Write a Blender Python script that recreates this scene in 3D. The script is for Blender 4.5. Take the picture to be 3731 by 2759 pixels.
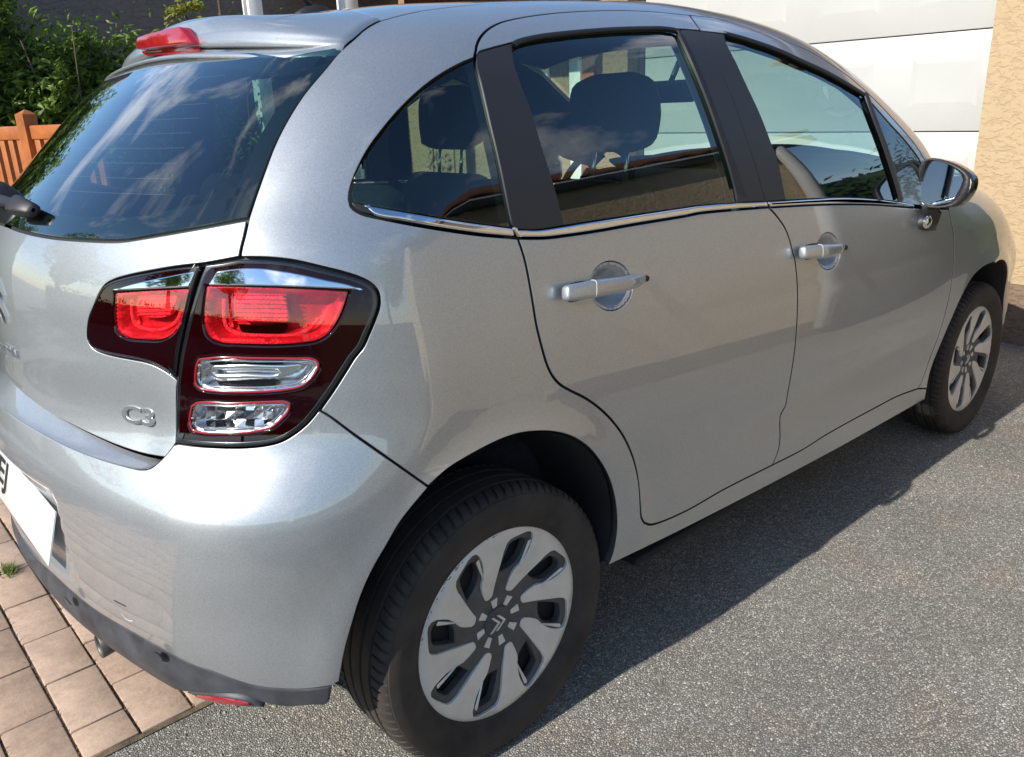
import bpy, bmesh, math, random
import numpy as np
from mathutils import Vector, Matrix
from mathutils.geometry import delaunay_2d_cdt
random.seed(7); RNG = np.random.default_rng(7)
for _o in list(bpy.data.objects): bpy.data.objects.remove(_o)
scene = bpy.context.scene
COL = scene.collection
R = math.radians

# ------------------------------------------------------------------ camera
PW, PH = 3731.0, 2759.0                       # photograph, pixels
FOC = 2978.268                                # focal length in photograph pixels
CAM = np.array([-0.922, -1.927, 1.314])
YAW, PITCH, ROLL = 0.852, -0.320, -0.040
_f = np.array([math.cos(YAW)*math.cos(PITCH), math.sin(YAW)*math.cos(PITCH), math.sin(PITCH)])
_r = np.cross(_f, [0, 0, 1]); _r /= np.linalg.norm(_r); _u = np.cross(_r, _f)
CR = _r*math.cos(ROLL) + _u*math.sin(ROLL); CU = -_r*math.sin(ROLL) + _u*math.cos(ROLL); CF = _f
cd = bpy.data.cameras.new('camera'); cam = bpy.data.objects.new('camera', cd); COL.objects.link(cam)
cd.sensor_fit = 'HORIZONTAL'; cd.sensor_width = 36.0; cd.lens = 36.0*FOC/PW
cd.clip_start = 0.05; cd.clip_end = 2000
cam.matrix_world = Matrix(((CR[0], CU[0], -CF[0], CAM[0]), (CR[1], CU[1], -CF[1], CAM[1]), (CR[2], CU[2], -CF[2], CAM[2]), (0, 0, 0, 1)))
scene.camera = cam
scene.render.resolution_x = 1024; scene.render.resolution_y = 757

# ------------------------------------------------------------------ sky, sun, exposure
SUN_EL, SUN_AZ = R(33.5), R(180)                # the sun stands behind the car: towards -x
w = bpy.data.worlds.new('World'); scene.world = w; w.use_nodes = True
nt = w.node_tree; nt.nodes.clear()
out = nt.nodes.new('ShaderNodeOutputWorld'); bg = nt.nodes.new('ShaderNodeBackground')
sky = nt.nodes.new('ShaderNodeTexSky'); sky.sky_type = 'NISHITA'; sky.sun_disc = False
sky.sun_elevation = SUN_EL; sky.sun_rotation = R(-90); sky.air_density = 1.0; sky.dust_density = 0.25; sky.ozone_density = 2.2
tc = nt.nodes.new('ShaderNodeTexCoord')
mp = nt.nodes.new('ShaderNodeMapping'); mp.inputs['Scale'].default_value = (1.0, 1.0, 1.7)
nz = nt.nodes.new('ShaderNodeTexNoise'); nz.inputs['Scale'].default_value = 2.6; nz.inputs['Detail'].default_value = 9; nz.inputs['Roughness'].default_value = 0.58
nz.inputs['Distortion'].default_value = 0.35
rp = nt.nodes.new('ShaderNodeValToRGB'); rp.color_ramp.elements[0].position = 0.545; rp.color_ramp.elements[1].position = 0.72
rp.color_ramp.elements[0].color = (0, 0, 0, 1); rp.color_ramp.elements[1].color = (1, 1, 1, 1)
mx = nt.nodes.new('ShaderNodeMixRGB'); mx.inputs['Color2'].default_value = (8.5, 8.7, 9.0, 1)
nt.links.new(tc.outputs['Generated'], mp.inputs['Vector']); nt.links.new(mp.outputs['Vector'], nz.inputs['Vector'])
nt.links.new(nz.outputs['Fac'], rp.inputs['Fac'])
fm = nt.nodes.new('ShaderNodeMath'); fm.operation = 'MULTIPLY'; fm.inputs[1].default_value = 0.85
nt.links.new(rp.outputs['Color'], fm.inputs[0]); nt.links.new(fm.outputs[0], mx.inputs['Fac'])
hs_ = nt.nodes.new('ShaderNodeHueSaturation'); hs_.inputs['Saturation'].default_value = 1.15
nt.links.new(sky.outputs['Color'], hs_.inputs['Color']); nt.links.new(hs_.outputs['Color'], mx.inputs['Color1']); nt.links.new(mx.outputs['Color'], bg.inputs['Color'])
bg.inputs['Strength'].default_value = 0.125
nt.links.new(bg.outputs['Background'], out.inputs['Surface'])
sl = bpy.data.lights.new('sun', 'SUN'); sl.energy = 4.4; sl.angle = R(0.53); sl.color = (1.0, 0.945, 0.86)
so = bpy.data.objects.new('sun', sl); COL.objects.link(so)
SDIR = Vector((-math.cos(SUN_EL), 0.015, math.sin(SUN_EL)))     # towards the sun
so.rotation_euler = SDIR.to_track_quat('Z', 'Y').to_euler(); so.location = (-6, 0, 9)
vs = scene.view_settings; vs.view_transform = 'Standard'; vs.look = 'None'; vs.exposure = 0.53; vs.gamma = 1.0; vs.use_curve_mapping = False
# ------------------------------------------------------------------ materials
MAT = {}
def node_mat(name):
    m = bpy.data.materials.new(name); m.use_nodes = True
    n = m.node_tree; n.nodes.clear()
    o = n.nodes.new('ShaderNodeOutputMaterial'); MAT[name] = m
    return m, n, o
def pset(b, **k):
    al = dict(base='Base Color', metal='Metallic', rough='Roughness', coat='Coat Weight', coatr='Coat Roughness', spec='Specular IOR Level', ior='IOR', trans='Transmission Weight', sheen='Sheen Weight', emit='Emission Color', emits='Emission Strength', sub='Subsurface Weight')
    for a, v in k.items():
        if a in ('base', 'emit') and len(v) == 3: v = (*v, 1)
        b.inputs[al[a]].default_value = v
def simple(name, base, rough=0.5, metal=0.0, coat=0.0, coatr=0.03, noise=None, bump=None, spec=0.5):
    """principled with optional colour variation noise=(scale, amount) and bump=(scale, strength, distance)"""
    m, n, o = node_mat(name)
    b = n.nodes.new('ShaderNodeBsdfPrincipled'); pset(b, base=base, rough=rough, metal=metal, coat=coat, coatr=coatr, spec=spec)
    n.links.new(b.outputs[0], o.inputs['Surface'])
    if noise or bump: t = n.nodes.new('ShaderNodeTexCoord')
    if noise:
        z = n.nodes.new('ShaderNodeTexNoise'); z.inputs['Scale'].default_value = noise[0]; z.inputs['Detail'].default_value = 6; z.inputs['Roughness'].default_value = 0.62
        n.links.new(t.outputs['Object'], z.inputs['Vector'])
        mr = n.nodes.new('ShaderNodeMapRange'); mr.inputs['From Min'].default_value = 0.3; mr.inputs['From Max'].default_value = 0.7
        mr.inputs['To Min'].default_value = 1 - noise[1]; mr.inputs['To Max'].default_value = 1 + noise[1]
        n.links.new(z.outputs['Fac'], mr.inputs['Value'])
        v = n.nodes.new('ShaderNodeVectorMath'); v.operation = 'SCALE'; v.inputs[0].default_value = base[:3]
        n.links.new(mr.outputs[0], v.inputs['Scale']); n.links.new(v.outputs[0], b.inputs['Base Color'])
    if bump:
        z = n.nodes.new('ShaderNodeTexNoise'); z.inputs['Scale'].default_value = bump[0]; z.inputs['Detail'].default_value = 5
        n.links.new(t.outputs['Object'], z.inputs['Vector'])
        bp = n.nodes.new('ShaderNodeBump'); bp.inputs['Strength'].default_value = bump[1]; bp.inputs['Distance'].default_value = bump[2]
        n.links.new(z.outputs['Fac'], bp.inputs['Height']); n.links.new(bp.outputs[0], b.inputs['Normal'])
    return m
def thin_glass(name, tint, ior=1.5, rough=0.0, gl=(1, 1, 1), mul=1.85):
    """thin pane: fresnel mix of tinted see-through and mirror reflection"""
    m, n, o = node_mat(name)
    tr = n.nodes.new('ShaderNodeBsdfTransparent'); tr.inputs['Color'].default_value = (*tint, 1)
    g = n.nodes.new('ShaderNodeBsdfGlossy'); g.inputs['Roughness'].default_value = rough; g.inputs['Color'].default_value = (*gl, 1)
    fr = n.nodes.new('ShaderNodeFresnel'); ge = n.nodes.new('ShaderNodeNewGeometry')          # same reflectance from both faces of the pane
    io = n.nodes.new('ShaderNodeMath'); io.operation = 'MULTIPLY_ADD'; io.inputs[1].default_value = 1/ior-ior; io.inputs[2].default_value = ior
    n.links.new(ge.outputs['Backfacing'], io.inputs[0]); n.links.new(io.outputs[0], fr.inputs['IOR'])
    mu = n.nodes.new('ShaderNodeMath'); mu.operation = 'MULTIPLY'; mu.inputs[1].default_value = mul; mu.use_clamp = True
    n.links.new(fr.outputs[0], mu.inputs[0])
    s = n.nodes.new('ShaderNodeMixShader'); n.links.new(mu.outputs[0], s.inputs['Fac'])
    n.links.new(tr.outputs[0], s.inputs[1]); n.links.new(g.outputs[0], s.inputs[2]); n.links.new(s.outputs[0], o.inputs['Surface'])
    return m

# silver metallic lacquer: flake sparkle under a clear coat
m, n, o = node_mat('silver_paint')
b = n.nodes.new('ShaderNodeBsdfPrincipled'); pset(b, base=(0.437, 0.455, 0.470), metal=0.72, rough=0.44, coat=1.0, coatr=0.012)
b.inputs['Coat IOR'].default_value = 1.85
t = n.nodes.new('ShaderNodeTexCoord')
vo = n.nodes.new('ShaderNodeTexVoronoi'); vo.inputs['Scale'].default_value = 900
n.links.new(t.outputs['Object'], vo.inputs['Vector'])
mr = n.nodes.new('ShaderNodeMapRange'); mr.inputs['To Min'].default_value = 0.86; mr.inputs['To Max'].default_value = 1.14
sx = n.nodes.new('ShaderNodeSeparateColor'); n.links.new(vo.outputs['Color'], sx.inputs[0]); n.links.new(sx.outputs[0], mr.inputs['Value'])
v = n.nodes.new('ShaderNodeVectorMath'); v.operation = 'SCALE'; v.inputs[0].default_value = (0.437, 0.455, 0.470)
n.links.new(mr.outputs[0], v.inputs['Scale']); n.links.new(v.outputs[0], b.inputs['Base Color'])
nm = n.nodes.new('ShaderNodeTexNoise'); nm.inputs['Scale'].default_value = 3.0; nm.inputs['Detail'].default_value = 8
n.links.new(t.outputs['Object'], nm.inputs['Vector'])
mr2 = n.nodes.new('ShaderNodeMapRange'); mr2.inputs['To Min'].default_value = 0.40; mr2.inputs['To Max'].default_value = 0.50
n.links.new(nm.outputs['Fac'], mr2.inputs['Value']); n.links.new(mr2.outputs[0], b.inputs['Roughness'])
n.links.new(b.outputs[0], o.inputs['Surface'])

simple('black_gloss', (0.006, 0.006, 0.008), 0.25, coat=1.0, coatr=0.01)
simple('black_satin', (0.022, 0.021, 0.024), 0.48, bump=(260, 0.10, 0.001))
simple('black_matte', (0.012, 0.012, 0.013), 0.75)
simple('rubber_or_gap_shade', (0.010, 0.010, 0.011), 0.55)
simple('bumper_plastic', (0.046, 0.049, 0.056), 0.52, noise=(16, 0.45), bump=(420, 0.22, 0.001))
simple('liner_plastic', (0.010, 0.010, 0.011), 0.85, noise=(9, 0.4))
simple('chrome', (0.80, 0.81, 0.83), 0.05, metal=1.0)
simple('heater_print', (0.45, 0.30, 0.28), 0.5)
simple('chrome_badge', (0.62, 0.63, 0.64), 0.24, metal=0.85)
simple('chrome_dull', (0.80, 0.81, 0.83), 0.20, metal=0.9)
simple('steel_dirty', (0.12, 0.115, 0.105), 0.5, metal=0.6, noise=(22, 0.4))
simple('interior_dark', (0.013, 0.013, 0.015), 0.8)
simple('interior_grey', (0.075, 0.077, 0.08), 0.85, noise=(40, 0.15))
simple('headliner', (0.16, 0.165, 0.17), 0.95)
simple('seat_fabric', (0.020, 0.020, 0.024), 0.95, noise=(90, 0.3))
simple('mirror_silver', (0.80, 0.83, 0.86), 0.02, metal=1.0)
thin_glass('window_glass', (0.55, 0.74, 0.66))
thin_glass('rear_glass', (0.30, 0.45, 0.42), mul=2.4)
thin_glass('windscreen_glass', (0.76, 0.88, 0.82))
thin_glass('lens_clear', (0.95, 0.96, 0.97))
thin_glass('lens_red', (0.96, 0.32, 0.36))
simple('lens_maroon', (0.010, 0.0004, 0.0010), 0.30, coat=1.0, coatr=0.01, spec=0.0)
simple('lens_red_rim', (0.30, 0.006, 0.016), 0.16, coat=1.0, coatr=0.01)
simple('reflector_red', (0.60, 0.07, 0.10), 0.30, metal=0.35, noise=(30, .35), bump=(260, 0.5, 0.003))
simple('reflector_bright', (0.92, 0.28, 0.31), 0.34, metal=0.2, noise=(70, .3), bump=(380, 1.0, 0.004))
simple('red_plastic', (0.36, 0.008, 0.018), 0.12, coat=1.0, coatr=0.01)
simple('plate_white', (0.72, 0.73, 0.72), 0.35, coat=0.6)
simple('plate_black', (0.015, 0.015, 0.016), 0.4)
simple('hub_silver', (0.74, 0.69, 0.61), 0.40, metal=0.25, noise=(14, 0.10))
simple('hub_dark', (0.085, 0.078, 0.076), 0.50, noise=(30, 0.25))
simple('scuff_dark', (0.03, 0.03, 0.035), 0.6)
# dusty tyre rubber
simple('tyre_rubber', (0.042, 0.033, 0.027), 0.80, noise=(9, 0.5), bump=(160, 0.18, 0.001))
simple('brake_dark', (0.010, 0.009, 0.009), 0.8)

# ------------------------------------------------------------------ object helpers
def tag(o, label=None, cat=None, group=None, kind=None):
    if label: o['label'] = label
    if cat: o['category'] = cat
    if group: o['group'] = group
    if kind: o['kind'] = kind
    return o
def empty(name, loc=(0, 0, 0), rz=0, **k):
    o = bpy.data.objects.new(name, None); COL.objects.link(o); o.location = loc; o.rotation_euler = (0, 0, rz); o.empty_display_size = 0.2
    return tag(o, **k)
def link_mesh(name, verts, faces, mat, parent=None, smooth=True, normals=None):
    me = bpy.data.meshes.new(name); me.from_pydata([tuple(map(float, q)) for q in verts], [], [tuple(map(int, f)) for f in faces]); me.update()
    for mm in (mat if isinstance(mat, (list, tuple)) else [mat]): me.materials.append(MAT[mm])
    me.polygons.foreach_set('use_smooth', [smooth]*len(me.polygons))
    if normals is not None: me.normals_split_custom_set_from_vertices([tuple(map(float, q)) for q in normals])
    o = bpy.data.objects.new(name, me); COL.objects.link(o)
    if parent is not None: o.parent = parent
    return o
def bm_obj(name, bm, mat, parent=None, smooth=False, angle=None):
    me = bpy.data.meshes.new(name); bm.normal_update(); bm.to_mesh(me); bm.free()
    for mm in (mat if isinstance(mat, (list, tuple)) else [mat]): me.materials.append(MAT[mm])
    if smooth:
        me.polygons.foreach_set('use_smooth', [True]*len(me.polygons))
        if angle: me.set_sharp_from_angle(angle=R(angle))
    o = bpy.data.objects.new(name, me); COL.objects.link(o)
    if parent is not None: o.parent = parent
    return o
def box(bm, lo, hi, bev=0.0, mi=0):
    vs_ = [bm.verts.new((x, y, z)) for x in (lo[0], hi[0]) for y in (lo[1], hi[1]) for z in (lo[2], hi[2])]
    fs = [bm.faces.new([vs_[i] for i in q]) for q in ((0, 1, 3, 2), (4, 6, 7, 5), (0, 4, 5, 1), (2, 3, 7, 6), (0, 2, 6, 4), (1, 5, 7, 3))]
    for f in fs: f.material_index = mi
    if bev:
        es = list({e for f in fs for e in f.edges})
        bmesh.ops.bevel(bm, geom=es, offset=bev, segments=2, affect='EDGES', profile=0.5)
    return fs
def box_obj(name, lo, hi, mat, parent=None, bev=0.0):
    bm = bmesh.new(); box(bm, lo, hi, bev); return bm_obj(name, bm, mat, parent, smooth=bev > 0, angle=40)
def tube(pts, rad, seg=10, cap=True):
    """verts, faces of a tube along a polyline; rad scalar or list"""
    pts = [Vector(p) for p in pts]; n_ = len(pts); rr = rad if isinstance(rad, (list, tuple)) else [rad]*n_
    V, Fc = [], []; up = Vector((0, 0, 1)); prev = None
    for i, p in enumerate(pts):
        d = (pts[min(i+1, n_-1)]-pts[max(i-1, 0)]).normalized()
        a = d.cross(up) if prev is None else prev - d*prev.dot(d)
        if a.length < 1e-4: a = d.cross(Vector((1, 0, 0)))
        a.normalize(); prev = a; b_ = d.cross(a)
        for k in range(seg):
            t_ = 2*math.pi*k/seg; V.append(p+(a*math.cos(t_)+b_*math.sin(t_))*rr[i])
    for i in range(n_-1):
        for k in range(seg):
            k2 = (k+1) % seg; Fc.append((i*seg+k, i*seg+k2, (i+1)*seg+k2, (i+1)*seg+k))
    if cap: Fc.append(tuple(range(seg-1, -1, -1))); Fc.append(tuple((n_-1)*seg+k for k in range(seg)))
    return V, Fc
def tube_obj(name, pts, rad, mat, parent=None, seg=10): 
    V, Fc = tube(pts, rad, seg); return link_mesh(name, V, Fc, mat, parent)
def catmull(pts, step):
    """smooth resampled polyline through 2-D or 3-D points (open)"""
    P_ = np.array(pts, float)
    if len(P_) == 2:
        k = max(1, int(np.linalg.norm(P_[1]-P_[0])/step)); return np.array([P_[0]+(P_[1]-P_[0])*i/k for i in range(k+1)])
    Q = np.vstack([2*P_[0]-P_[1], P_, 2*P_[-1]-P_[-2]]); res_ = []
    for i in range(1, len(Q)-2):
        p0, p1, p2, p3 = Q[i-1], Q[i], Q[i+1], Q[i+2]
        t0 = 0; t1 = t0+max(np.linalg.norm(p1-p0), 1e-9)**.5; t2 = t1+max(np.linalg.norm(p2-p1), 1e-9)**.5; t3 = t2+max(np.linalg.norm(p3-p2), 1e-9)**.5
        k = max(1, int(round(np.linalg.norm(p2-p1)/step)))
        for j in range(k):
            t = t1+(t2-t1)*j/k
            A1 = (t1-t)/(t1-t0)*p0+(t-t0)/(t1-t0)*p1; A2 = (t2-t)/(t2-t1)*p1+(t-t1)/(t2-t1)*p2; A3 = (t3-t)/(t3-t2)*p2+(t-t2)/(t3-t2)*p3
            B1 = (t2-t)/(t2-t0)*A1+(t-t0)/(t2-t0)*A2; B2 = (t3-t)/(t3-t1)*A2+(t-t1)/(t3-t1)*A3
            res_.append((t2-t)/(t2-t1)*B1+(t-t1)/(t2-t1)*B2)
    res_.append(P_[-1]); return np.array(res_)
# ------------------------------------------------------------------ the car's outer skin as a smooth field F (0 on the skin, <0 inside)
# x forward from the rear axle, y to the car's left, z up from the ground; metres
def pch(xs, ys):
    xs = np.array(xs, float); ys = np.array(ys, float); h = np.diff(xs); d = np.diff(ys)/h
    mm = np.empty_like(xs); mm[0] = d[0]; mm[-1] = d[-1]; mm[1:-1] = (d[:-1]*h[1:]+d[1:]*h[:-1])/(h[1:]+h[:-1])
    def f(x):
        x = np.asarray(x, float); i = np.clip(np.searchsorted(xs, x)-1, 0, len(xs)-2)
        t = (x-xs[i])/h[i]; c_ = np.clip(t, 0, 1); a = ys[i]; b_ = ys[i+1]; ma = mm[i]*h[i]; mb = mm[i+1]*h[i]
        v_ = (2*c_**3-3*c_**2+1)*a+(c_**3-2*c_**2+c_)*ma+(-2*c_**3+3*c_**2)*b_+(c_**3-c_**2)*mb
        return v_+np.where(t < 0, t*ma, 0)+np.where(t > 1, (t-1)*mb, 0)
    return f
WP = pch([-.7, -.4, 0, .5, 1.2, 2.0, 2.4, 2.8, 3.1, 3.3], [.79, .835, .852, .857, .858, .8655, .853, .7998, .7332, .62])
TZ = pch([.15, .25, .35, .5, .65, .8, .9, 1.0, 1.1, 1.2, 1.3, 1.4, 1.47, 1.55], [.07, .035, .012, .012, 0, .003, .010, .0232, .0416, .0685, .1061, .1547, .2002, .2802])
XR = pch([.15, .28, .35, .42, .52, .60, .66, .71, .745, .78, .82, .93, 1.03, 1.08, 1.133, 1.2, 1.3, 1.4, 1.46, 1.55],
         [-.52, -.615, -.655, -.675, -.685, -.688, -.686, -.680, -.671, -.660, -.650, -.632, -.620, -.607, -.580, -.5136, -.4026, -.2872, -.216, -.0446])
CY = pch([.3, .5, .62, .70, .75, .80, .9, 1.0, 1.15, 1.3, 1.45], [.275, .28, .285, .30, .345, .392, .395, .385, .362, .277, .2014])
HX = pch([-.6, -.2, 0, .3, .6, 1.0, 1.4, 1.75, 2.05, 2.35, 2.6, 2.9, 3.15, 3.3], [1.4349, 1.5211, 1.5389, 1.5542, 1.5694, 1.5744, 1.5221, 1.4048, 1.2611, 1.0671, 1.0117, .9, .76, .6])
HB = pch([-.5, 0, .5, 1.2, 1.8, 2.3, 2.8], [.1221, .1108, .0964, .0825, .0815, .0566, .1])
HA = pch([0, 1.2, 1.8, 2.3, 2.6, 3.0], [0, .0411, .3238, .3845, .2058, .2])
WB, AXZ, TR = 2.466, 0.300, 0.306
def sstep(x, a, b_): 
    t = np.clip((x-a)/(b_-a), 0, 1); return t*t*(3-2*t)
def smax(a, b_, k):
    h = np.maximum(k-np.abs(a-b_), 0); return np.maximum(a, b_)+h*h/(4*k)
def F(P_):
    x, y, z = P_[..., 0], np.abs(P_[..., 1]), P_[..., 2]
    wd = WP(x)-TZ(z)
    for cx in (0.0, WB):
        r_ = np.hypot(x-cx, z-AXZ); wd = wd+.011*np.exp(-((r_-.405)/.040)**2)*sstep(z, .15, .4)
    wd = wd-.008*np.exp(-((z-.53)/.060)**2)*sstep(x, .50, .85)*(1-sstep(x, 1.72, 1.98))      # hollow along the lower doors
    wd = wd-.0012*np.exp(-((z-.865+.03*x)/.02)**2)*sstep(x, .45, .7)*(1-sstep(x, 1.9, 2.1))    # soft feature line under the handles
    side = y-wd
    e = .01; s = (XR(z+e)-XR(z-e))/(2*e); c_ = CY(z)
    rear = (XR(z)+c_*y*y-x)/np.sqrt(1+s*s+(2*c_*y)**2)
    xx = x+HA(x)*y*y; sh = (HX(xx+e)-HX(xx-e))/(2*e); hb = HB(x)
    top = (z-HX(xx)+hb*y*y)/np.sqrt(1+sh*sh+(2*hb*y)**2)
    v_ = smax(side, rear, .20); v_ = smax(v_, top, .14); v_ = smax(v_, x-(3.29-.25*y*y), .2)
    return np.maximum(v_, .17-z)
def grad(P_, e=.004, off=None):
    G = F if off is None else (lambda q: F(q)-off(q))
    g = np.stack([G(P_+np.eye(3)[i]*e)-G(P_-np.eye(3)[i]*e) for i in range(3)], -1)
    return g/np.maximum(np.linalg.norm(g, axis=-1, keepdims=True), 1e-9)
def solve(O, D, t1=1.6, n_=26):
    """first exit of the skin along rays O+tD that start inside"""
    t = np.linspace(0, t1, n_); v_ = F(O[:, None, :]+t[None, :, None]*D[:, None, :]) > 0
    i = np.maximum(np.where(v_.any(1), v_.argmax(1), n_-1), 1); a = t[i-1]; b_ = t[i]
    for _ in range(24):
        m_ = (a+b_)/2; o_ = F(O+m_[:, None]*D) > 0
        b_ = np.where(o_, m_, b_); a = np.where(o_, a, m_)
    return O+((a+b_)/2)[:, None]*D
XC, YC, RF, Z0, RV = .10, .30, .55, 1.2, .45       # unrolling of the skin: q = (s, v)
SK = YC+RF*math.pi/2
def unroll(P_):
    P_ = np.atleast_2d(np.array(P_, float)); x, y, z = P_[:, 0], P_[:, 1], P_[:, 2]; a = np.abs(y)
    th = np.arctan2(np.maximum(a-YC, 0), np.maximum(XC-x, 1e-9))
    s = np.where(x > XC, SK+(x-XC), np.where(a < YC, a, YC+RF*th))
    d = np.where(x > XC, a-YC, np.where(a < YC, XC-x, np.hypot(a-YC, XC-x)))
    v_ = np.where(z < Z0, z, Z0+RV*np.arctan2(z-Z0, np.maximum(d, 1e-6)))
    return np.stack([np.where(y > 0, -s, s), v_], 1)
def roll(Q):
    Q = np.atleast_2d(Q); s = np.abs(Q[:, 0]); sg = np.where(Q[:, 0] >= 0, -1.0, 1.0); v_ = Q[:, 1]
    ph = np.maximum(v_-Z0, 0)/RV; th = np.clip((s-YC)/RF, 0, math.pi/2)
    ox = np.where(s > SK, XC+s-SK, XC); oy = np.minimum(s, YC); oz = np.minimum(v_, Z0)
    O = np.stack([ox, oy*sg, oz], 1); D = np.stack([-np.cos(th)*np.cos(ph), sg*np.sin(th)*np.cos(ph), np.sin(ph)], 1)
    return solve(O, D)
def roof_un(P_): return np.atleast_2d(np.array(P_, float))[:, :2]
def roof_roll(Q):
    Q = np.atleast_2d(Q); O = np.c_[Q, np.full(len(Q), .5)]; return solve(O, np.tile([0, 0, 1.0], (len(Q), 1)))
# ---- photograph pixel -> point on the skin
ZO = dict(A=(0, 0, .58191), B=(1200, 0, .58191), C=(2431, 0, .58191), D=(0, 900, .58191), E=(1200, 900, .58191), F=(2431, 900, .58191), G=(0, 1799, .58191), M=(3280, 540, .1937), P=(2040, 930, .1701), N=(2880, 820, .12534), K=(400, 60, .17905), W=(1400, 1840, .5563), H=(1200, 1799, .58191), L=(600, 900, .47222), X=(0, 0, 1.0))
def Z(k, pts): 
    a, b_, s = ZO[k]; return [(a+x*s, b_+y*s) for x, y in pts]
def raydir(px):
    px = np.atleast_2d(np.array(px, float)); d = (px[:, :1]-PW/2)*CR+(PH/2-px[:, 1:])*CU+FOC*CF
    return d/np.linalg.norm(d, axis=1)[:, None]
def hit(px, off=0.0):
    d = raydir(px); t = np.linspace(.6, 5.2, 380); v_ = F(CAM+t[None, :, None]*d[:, None, :])-off < 0
    ok = v_.any(1); i = np.maximum(v_.argmax(1), 1); a = t[i-1]; b_ = t[i]
    for _ in range(24):
        m_ = (a+b_)/2; o_ = F(CAM+m_[:, None]*d)-off < 0
        b_ = np.where(o_, m_, b_); a = np.where(o_, a, m_)
    X = CAM+((a+b_)/2)[:, None]*d
    return X[ok]
def onplane(px, ax, val):
    d = raydir(px); return CAM+((val-CAM[ax])/d[:, ax])[:, None]*d
def edge(k, pts, step=14):
    """smooth polyline through pixels, laid on the skin"""
    return hit(catmull(Z(k, pts) if k else pts, step))
def join(*es):
    o_ = [es[0]]
    for e_ in es[1:]:
        e_ = e_[1:] if np.linalg.norm(e_[0]-o_[-1][-1]) < .012 else e_
        if len(e_): o_.append(e_)
    return np.vstack(o_)
def inpoly(Q, poly):
    x, y = Q[:, 0][:, None], Q[:, 1][:, None]; a = poly; b_ = np.roll(poly, -1, 0)
    c1 = (a[None, :, 1] > y) != (b_[None, :, 1] > y)
    with np.errstate(divide='ignore', invalid='ignore'): xi = (b_[None, :, 0]-a[None, :, 0])*(y-a[None, :, 1])/(b_[None, :, 1]-a[None, :, 1])+a[None, :, 0]
    return (np.sum(c1 & (x < xi), 1) % 2) == 1
def resample(poly, step):
    p = np.vstack([poly, poly[:1]]); sg = np.linalg.norm(np.diff(p, axis=0), axis=1); o_ = []
    for i in range(len(poly)):
        if sg[i] < 1e-6: continue
        k = max(1, int(math.ceil(sg[i]/step)))
        for j in range(k): o_.append(p[i]+(p[i+1]-p[i])*j/k)
    o_ = np.array(o_); keep = [0]
    for i in range(1, len(o_)):
        if np.linalg.norm(o_[i]-o_[keep[-1]]) > step*.25: keep.append(i)
    if len(keep) > 3 and np.linalg.norm(o_[keep[-1]]-o_[0]) < step*.25: keep.pop()
    return o_[keep]
def area(p): return .5*np.sum(p[:, 0]*np.roll(p[:, 1], -1)-np.roll(p[:, 0], -1)*p[:, 1])
def inset(poly, g):
    """polygon moved inwards by g"""
    if area(poly) < 0: poly = poly[::-1]
    d = np.roll(poly, -1, 0)-poly; d /= np.maximum(np.linalg.norm(d, axis=1)[:, None], 1e-9)
    nl = np.stack([-d[:, 1], d[:, 0]], 1); n0 = np.roll(nl, 1, 0); b_ = nl+n0; ln = np.sum(b_*b_, 1)[:, None]/2
    return poly+g*b_/np.maximum(ln, .5)
def tri_region(rings, res):
    pts = np.vstack(rings); ed = []; k = 0
    for r_ in rings:
        m_ = len(r_); ed += [(k+i, k+(i+1) % m_) for i in range(m_)]; k += m_
    lo, hi_ = rings[0].min(0), rings[0].max(0)
    gx = np.arange(lo[0]+res*.5, hi_[0], res); gy = np.arange(lo[1]+res*.5, hi_[1], res*.866)
    if len(gx) and len(gy):
        gg = np.array([(x+(res*.5 if j % 2 else 0), y) for j, y in enumerate(gy) for x in gx])
        ok = inpoly(gg, rings[0])
        for r_ in rings[1:]: ok &= ~inpoly(gg, r_)
        gg = gg[ok]
        if len(gg):
            dm = np.full(len(gg), 9.0)
            for i in range(0, len(pts), 256): dm = np.minimum(dm, np.min(np.linalg.norm(gg[:, None]-pts[None, i:i+256], axis=2), 1))
            gg = gg[dm > res*.45]; pts_all = np.vstack([pts, gg])
        else: pts_all = pts
    else: pts_all = pts
    vv, ee, ff, ov, oe, of = delaunay_2d_cdt([Vector(q) for q in pts_all], ed, [], 0, 1e-7)
    V2 = np.array([(q.x, q.y) for q in vv]); T = np.array([f for f in ff if len(f) == 3]); cen = V2[T].mean(1)
    ok = inpoly(cen, rings[0])
    for r_ in rings[1:]: ok &= ~inpoly(cen, r_)
    T = T[ok]; a = V2[T]; ar = (a[:, 1, 0]-a[:, 0, 0])*(a[:, 2, 1]-a[:, 0, 1])-(a[:, 1, 1]-a[:, 0, 1])*(a[:, 2, 0]-a[:, 0, 0])
    T[ar < 0] = T[ar < 0][:, ::-1]
    mp_ = {}
    for i, o_ in enumerate(ov):
        for q in o_: mp_[q] = i
    idx = []; k = 0
    for r_ in rings: idx.append([mp_.get(k+i, -1) for i in range(len(r_))]); k += len(r_)
    return V2, T, idx
CAR = None
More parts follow.
